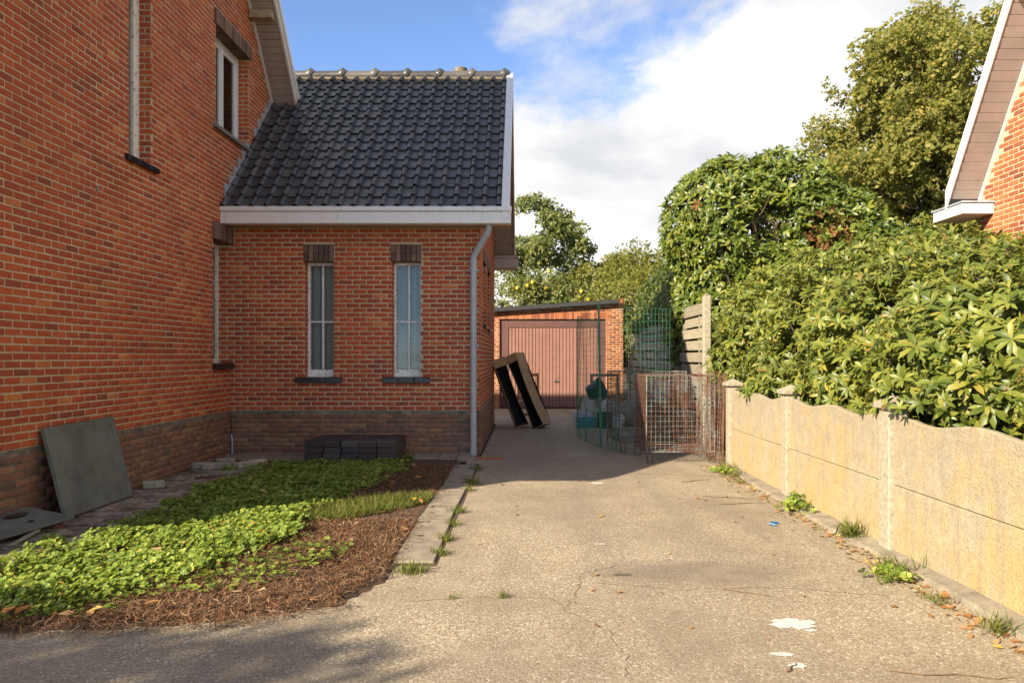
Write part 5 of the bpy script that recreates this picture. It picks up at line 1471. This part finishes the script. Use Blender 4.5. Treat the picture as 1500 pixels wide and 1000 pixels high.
def multi(templates, P, N, S, rng, spin=None):
    VV = []; FF = []; off = 0; n = len(P); sel = rng.integers(0, len(templates), n)
    spin = rng.random(n)*6.28 if spin is None else spin
    for k, (tv, tf_) in enumerate(templates):
        i = sel == k
        if not i.any(): continue
        V, F = replicate(tv, tf_, frames(N[i], spin[i])*S[i][:, None, None], P[i])
        VV.append(V); FF.append(F+off); off += len(V)
    return np.vstack(VV), np.vstack(FF)
def stems(t, base, tips, r, m, seed, name='stem'):
    random.seed(seed); b = MB()
    for tp in tips:
        b0 = Vector(base) + Vector((random.uniform(-.15, .15), random.uniform(-.15, .15), 0)); tp = Vector(tp)
        m1 = b0.lerp(tp, 0.4) + Vector((random.uniform(-.12, .12), random.uniform(-.12, .12), 0.15)); m2 = b0.lerp(tp, 0.75) + Vector((random.uniform(-.1, .1), random.uniform(-.1, .1), 0.08))
        b.tube([b0, m1, m2, tp], [r, r*0.75, r*0.5, r*0.25], 6)
    b.build(name, m, t)
rg = np.random.default_rng(5)
WH = [whorl(0.112, 0.033, 9, R(22), rg), whorl(0.10, 0.031, 8, R(38), rg), whorl(0.12, 0.035, 10, R(8), rg), whorl(0.09, 0.031, 7, R(55), rg)]
rh = [((3.88, 10.0), 1.30, 1.38, 'rhododendron at the end of the concrete wall beside the tall fence post'),
      ((3.98, 8.35), 1.36, 1.30, 'broad rhododendron between the fence-post end and the middle of the concrete wall'),
      ((3.98, 6.65), 1.34, 1.08, 'rhododendron overhanging the middle of the concrete wall'),
      ((4.05, 5.05), 1.36, 0.95, 'rhododendron drooping over the wall in front of the neighbour gable'),
      ((4.15, 3.35), 1.38, 0.90, 'rhododendron at the street end of the concrete wall')]
for k, ((x, y), rx, rz, lab) in enumerate(rh):
    zc = 1.30
    bl = [((x, y, zc), (rx, 1.12, rz)), ((x-(0.70 if k >= 3 else 0.55), y+0.2, zc-0.15), (0.92, 0.85, 0.72)), ((x+0.7, y+0.25, zc+0.1), (1.0, 1.0, rz)), ((x-0.1, y-0.5, zc+0.2), (0.8, 0.7, rz*0.75))]
    P, N = blob_points(bl, 2700 if k in (1, 2, 3) else 2200, rg, (0.86, 1.05), 0.72, 0.09, 20+k*3)
    P2, N2 = blob_points(bl, 700, rg, (0.62, 0.86), 0.6, 0.09, 20+k*3)
    P = np.vstack([P, P2]); N = np.vstack([N, N2])
    ok = (P[:, 0] > 2.72) | (P[:, 2] > 1.0); ok &= (P[:, 0] > 2.62) | ((P[:, 0] > 2.47) & (rg.random(len(P)) < (0.75 if k >= 3 else 0.16)))
    P, N = P[ok], N[ok]
    # shoots turn up towards the light
    N = N*0.55 + np.array([-0.26, -0.22, 0.52]) + rg.normal(0, 0.30, N.shape)
    S = 0.45 + 0.75*rg.random(len(P))
    V, F = multi(WH, P, N, S, rg)
    t = thing('rhododendron', lab, 'shrub', (x, y, 0), 'rhododendrons behind the concrete wall')
    link('foliage', np_mesh('rhododendron_foliage', V, F), M['leaf_rhodo'], t)
    tips = P[rg.choice(len(P), 45, replace=False)]
    stems(t, (x, y, 0), tips, 0.022, M['bark'], k)
    # yellowish shoots carrying the leaf rosettes
    b = MB(); sh = rg.choice(len(P), 260, replace=False)
    for i in sh:
        nv = N[i]/np.linalg.norm(N[i]); q = P[i]; b.tube([tuple(q-nv*0.14+np.array([0, 0, -0.03])), tuple(q)], 0.0042, 4, False)
    b.build('shoot', M['stem_green'], t)['kind'] = 'stuff'

# cherry laurel
LV = [whorl(0.125, 0.046, 5, R(35), rg), whorl(0.115, 0.042, 6, R(50), rg), whorl(0.125, 0.046, 4, R(15), rg)]
lbl = [((3.55, 13.0, 3.55), (1.10, 1.0, 1.25)), ((4.55, 13.1, 3.50), (1.15, 1.1, 1.28)), ((5.5, 13.1, 3.15), (1.1, 1.05, 1.2)), ((4.3, 13.1, 2.2), (1.75, 1.1, 1.5)), ((6.2, 13.2, 2.6), (0.9, 0.9, 1.1))]
P, N = blob_points(lbl, 6800, rg, (0.84, 1.06), 1.2, 0.09, 60)
hol = np.linalg.norm((P-np.array([3.95, 12.1, 3.55]))/np.array([0.42, 0.6, 0.36]), axis=1)
P, N = P[hol > 1], N[hol > 1]
P2, N2 = blob_points(lbl, 3200, rg, (0.55, 0.84), 1.2, 0.09, 60)
P, N = np.vstack([P, P2]), np.vstack([N, N2])
N = N*0.6 + np.array([-0.28, -0.24, 0.40]) + rg.normal(0, 0.35, N.shape)
dead = (np.linalg.norm((P-np.array([4.95, 12.1, 3.4]))/np.array([0.42, 0.5, 0.42]), axis=1) < 1) & (rg.random(len(P)) < 0.6) | (rg.random(len(P)) < 0.012)
t = thing('cherry_laurel', 'tall rounded glossy laurel bush with brown dead twigs in its side', 'shrub', (4.5, 13.1, 0))
V, F = multi(LV, P[~dead], N[~dead], 0.8+0.5*rg.random((~dead).sum()), rg)
link('foliage', np_mesh('laurel_foliage', V, F), M['leaf_laurel'], t)
V, F = multi(LV, P[dead], N[dead]*np.array([1, 1, -0.5]), 0.6+0.4*rg.random(dead.sum()), rg)
link('dead_leaves', np_mesh('laurel_dead', V, F), M['leaf_dead'], t)
stems(t, (4.4, 13.1, 0), P[rg.choice(len(P), 90, replace=False)], 0.035, M['bark'], 71)
stems(t, (3.9, 12.7, 2.9), [(3.95+rg.normal(0, .3), 12.15+rg.normal(0, .12), 3.6+rg.normal(0, .3)) for _ in range(14)], 0.02, M['twig'], 72, 'bare_twig')

# simple leaf for things further off
dl = np.array([(0, 0, 0), (0.5, -0.30, 0.06), (1.0, 0, -0.08), (0.5, 0.30, 0.06), (0.5, 0, 0.0)])
df = np.array([(0, 1, 4), (0, 4, 3), (1, 2, 4), (4, 2, 3)])
def spray(L_, n, rng_):
    V = []; F = []
    for k in range(n):
        d = rng_.normal(size=3); d[2] = abs(d[2])*0.6; d /= np.linalg.norm(d)
        fr_ = frames(np.array([rng_.normal(0, 0.6), rng_.normal(0, 0.6), 1.0])[None], np.array([rng_.random()*6.28]))[0]
        V.append((dl*L_*(0.7+0.6*rng_.random())) @ fr_.T + d*L_*1.2*rng_.random()); F.append(df + 5*k)
    return np.vstack(V), np.vstack(F)
def bush(name, label, base, bl, n, L_, m, group=None, zmin=0.2, seed=0, cat='shrub', bump=0.14, per=5):
    T_ = [spray(L_, per, rg) for _ in range(4)]
    P, N = blob_points(bl, n, rg, (0.70, 1.08), zmin, bump, seed)
    N = N*0.5 + np.array([-0.35, -0.3, 0.40]) + rg.normal(0, 0.35, N.shape)
    t = thing(name, label, cat, base, group)
    V, F = multi(T_, P, N, 0.75+0.55*rg.random(len(P)), rg)
    link('foliage', np_mesh(name+'_foliage', V, F), M[m], t)
    stems(t, base, P[rg.choice(len(P), 40, replace=False)], 0.03, M['bark'], seed+1)
    return t, P
t, P = bush('flowering_shrub', 'flowering shrub with scattered pink blossoms rising over the timber fence', (3.4, 15.0, 0), [((3.45, 13.6, 2.0), (0.72, 0.9, 0.95)), ((3.5, 15.3, 2.1), (0.78, 1.2, 1.15)), ((3.7, 14.6, 2.6), (0.8, 1.0, 0.8))], 2600, 0.075, 'leaf_ivy', None, 0.4, 100)
fl = [(770, 0)]
b = MB()
for p in P[(P[:, 1] < 14.9) & (P[:, 2] > 2.3)][:9]:
    fb = MB()
    for k in range(5):
        a = k*1.2566; fb.quad(p + np.array([0, -0.05, 0]), p + np.array([0.045*math.cos(a-.5), -0.065, 0.045*math.sin(a-.5)]), p + np.array([0.06*math.cos(a), -0.06, 0.06*math.sin(a)]), p + np.array([0.045*math.cos(a+.5), -0.065, 0.045*math.sin(a+.5)]))
    fb.build('flower', M['flower_pink'], t)
bush('ivy_shrub', 'dense ivy-covered shrub behind the timber fence next to the garage', (3.5, 18.0, 0), [((3.62, 17.4, 2.0), (0.78, 1.3, 1.2)), ((3.72, 19.4, 2.1), (0.85, 1.3, 1.25)), ((3.4, 18.4, 2.7), (0.6, 1.0, 0.8))], 2600, 0.08, 'leaf_ivy', None, 0.4, 110)
# ivy hanging over the fence
PI_ = []
for (yc, zc, sy, sz, n) in ((13.08, 1.6, 0.10, 0.38, 90), (13.0, 2.1, 0.16, 0.10, 70), (18.9, 1.7, 0.25, 0.35, 120), (15.8, 2.10, 1.1, 0.05, 90), (17.9, 2.06, 0.7, 0.10, 110)):
    PI_.append(np.column_stack([2.61 + rg.normal(0, 0.035, n), yc + rg.normal(0, sy, n), zc + rg.normal(0, sz, n)]))
P = np.vstack(PI_); P[:, 0] = np.minimum(P[:, 0], 2.65); P = P[P[:, 2] > 0.9]
N = np.column_stack([-np.ones(len(P)), rg.normal(-0.3, 0.4, len(P)), rg.normal(0.3, 0.4, len(P))])
V, F = multi([spray(0.065, 4, rg) for _ in range(3)], P, N, 0.7+0.5*rg.random(len(P)), rg)
t = thing('ivy', 'ivy hanging down over the boards of the timber fence', 'ivy', (2.62, 13.0, 0))
link('leaves', np_mesh('ivy_leaves', V, F), M['leaf_ivy'], t)
b = MB()
for (y, z) in ((13.05, 0.9), (12.85, 1.2), (18.9, 1.1)): b.tube([(2.645, y, 0), (2.645, y+0.05, z), (2.645, y, 2.15)], 0.007, 5)
b.build('stem', M['bark'], t)
bush('privet_shrub', 'yellow-green bushy shrub beside and behind the garage', (4.0, 21.5, 0), [((3.9, 21.5, 2.5), (1.5, 1.5, 1.6)), ((3.2, 23.5, 3.0), (1.1, 1.5, 1.75)), ((5.2, 22.5, 2.8), (1.6, 1.5, 1.9))], 3600, 0.10, 'leaf_hedge', None, 0.4, 120)
bush('privet_shrub', 'low yellowish shrub behind the garage roof', (2.6, 27.5, 0), [((2.6, 27.5, 3.1), (1.5, 1.2, 1.7)), ((4.2, 28, 3.3), (1.8, 1.4, 1.9))], 2400, 0.11, 'leaf_hedge', None, 0.5, 130)
t, P = bush('quince_bush', 'broad bush laden with yellow fruit behind the garage', (0.3, 26.3, 0), [((-0.9, 26.3, 2.9), (1.7, 1.0, 1.55)), ((0.9, 26.3, 2.8), (1.6, 1.0, 1.5)), ((2.0, 26.5, 2.6), (1.1, 0.9, 1.3))], 3000, 0.10, 'leaf_fruit', None, 0.4, 140)
fp = P[(P[:, 1] < 26.0) & (P[:, 2] > 2.7)]; fp = fp[rg.choice(len(fp), 20, replace=False)]
for p in fp:
    bm = bmesh.new(); bmesh.ops.create_icosphere(bm, subdivisions=2, radius=0.065)
    for v in bm.verts: v.co = Vector((v.co.x + p[0], v.co.y + p[1] - 0.12, v.co.z*1.15 + p[2]))
    me = bpy.data.meshes.new('fruit'); bm.to_mesh(me); bm.free(); me.polygons.foreach_set('use_smooth', [True]*len(me.polygons)); link('fruit', me, M['fruit_yellow'], t)

def tree(name, label, base, trunk_h, r0, clusters, nleaf, L_, m, seed, group=None, per=4, fill=0.75):
    rr = np.random.default_rng(seed); random.seed(seed)
    t = thing(name, label, 'tree', base, group)
    base = Vector(base); top = max(c_[0][2] for c_ in clusters)
    b = MB(); ax = []
    nseg = 7
    for k in range(nseg+1):
        f = k/nseg; ax.append(Vector((base.x + random.uniform(-.12, .12)*f*2, base.y + random.uniform(-.12, .12)*f*2, base.z + (top*0.92-base.z)*f)))
    b.tube(ax, [r0*(1-0.88*(k/nseg)) for k in range(nseg+1)], 9)
    tr_ = b.build('trunk', M['bark'], t, smooth=True)
    b = MB()
    for (c_, r_) in clusters:
        c_ = Vector(c_); zt = max(trunk_h, min(top*0.9, c_.z - math.hypot(c_.x-base.x, c_.y-base.y)*0.6)); f = min(1, (zt-base.z)/(top*0.92-base.z))
        k = min(nseg-1, int(f*nseg)); a0 = ax[k].lerp(ax[k+1], f*nseg-k)
        m1 = a0.lerp(c_, 0.5) + Vector((random.uniform(-.2, .2), random.uniform(-.2, .2), 0.25))
        q = r0*0.28*(1-0.6*f)
        b.tube([a0, m1, c_], [q, q*0.6, q*0.25], 5)
        for _ in range(4):
            d = Vector((random.gauss(0, 1), random.gauss(0, 1), random.gauss(0.2, 0.8))).normalized()*r_*0.85
            b.tube([c_.lerp(m1, 0.2), c_+d*0.5, c_+d], [q*0.3, q*0.2, q*0.08], 4, False)
    b.build('limbs', M['bark'], t)
    T_ = [spray(L_, per, rr) for _ in range(4)]
    Ps = []; Ds = []; tot = sum(r_**2 for _, r_ in clusters)
    for (c_, r_) in clusters:
        n = int(nleaf*r_**2/tot); d = rr.normal(size=(n, 3)); d /= np.linalg.norm(d, axis=1, keepdims=True)
        rad = r_*(0.35 + 0.65*rr.random(n)**fill)
        Ps.append(np.array(c_) + d*rad[:, None]*np.array([1, 1, 0.72])); Ds.append(d)
    P = np.vstack(Ps); keep = snoise(P, 2.6, seed+9) > -0.55; P = P[keep]
    N = rr.normal(0, 0.45, P.shape) + np.vstack(Ds)[keep]*0.5 + np.array([-0.42, -0.38, 0.45])
    V, F = multi(T_, P, N, 0.7+0.6*rr.random(len(P)), rr)
    link('crown', np_mesh(name+'_crown', V, F), M[m], t)
    return t
def crown_clusters(c_, r_, n, seed, rmin, rmax, lo=0.35, zlow=-0.9):
    rr = np.random.default_rng(seed); o = []
    while len(o) < n:
        d = rr.normal(size=3); d /= np.linalg.norm(d)
        if d[2] < zlow: continue
        f = lo + (1-lo)*rr.random()**0.6
        o.append((tuple(np.array(c_) + d*np.array(r_)*f), rmin + (rmax-rmin)*rr.random()))
    return o
cl = crown_clusters((15.6, 28.5, 8.6), (4.4, 3.8, 5.9), 150, 5, 0.85, 1.35)
tree('lime_tree', 'big broad tree turning yellow-green behind the laurel and the neighbour house', (15.4, 28.5, 0), 2.5, 0.38, cl, 30000, 0.16, 'leaf_lime', 5, None, 5)
cl = crown_clusters((0.55, 28.5, 5.0), (1.9, 1.6, 2.4), 38, 15, 0.35, 0.62) + [((0.35, 28.5, 7.4), 0.30), ((0.9, 28.5, 7.2), 0.3), ((-0.1, 28.5, 7.3), 0.25), ((2.4, 28.3, 5.4), 0.35), ((2.9, 28.5, 4.8), 0.3), ((2.1, 28.5, 6.3), 0.3)]
tree('pear_tree', 'loose leafy fruit tree rising behind the garage against the sky', (0.6, 28.5, 0), 1.8, 0.14, cl, 5200, 0.13, 'leaf_fruit', 16, None, 4)
cl = crown_clusters((5.6, 42, 4.4), (3.6, 2.0, 2.6), 40, 25, 0.6, 1.0)
tree('distant_tree', 'olive green tree far behind the garage and the shrubs', (5.6, 42, 0), 1.5, 0.25, cl, 3600, 0.2, 'leaf_lime', 26, None, 4)
cl = crown_clusters((1.5, 46, 4.0), (4.2, 2.0, 2.6), 36, 35, 0.6, 1.0)
tree('distant_tree', 'dull green tree far behind the fruit tree', (1.5, 46, 0), 1.5, 0.25, cl, 3200, 0.2, 'leaf_fruit', 36, None, 4)
for k, (x, y) in enumerate(((11.0, 24.0), (8.6, 19.5))):
    cl = crown_clusters((x, y, 3.0), (2.6, 2.2, 2.2), 34, 45+k, 0.6, 0.95)
    tree('garden_tree', ['dense green garden tree low under the big yellowing tree', 'leafy garden tree between the laurel and the neighbour house'][k], (x, y, 0), 0.8, 0.18, cl, 3800, 0.13, ['leaf_lime', 'leaf_laurel'][k], 46+k, None, 4)
# street tree beyond the front corner of the house, its shade falls on the drive
cl = crown_clusters((-9.3, -3.65, 4.6), (1.7, 1.5, 0.95), 26, 55, 0.35, 0.6)
tree('street_tree', 'small leafy tree standing by the street in front of the house', (-9.3, -3.65, 0), 2.2, 0.11, cl, 2600, 0.10, 'leaf_fruit', 56, None, 4)
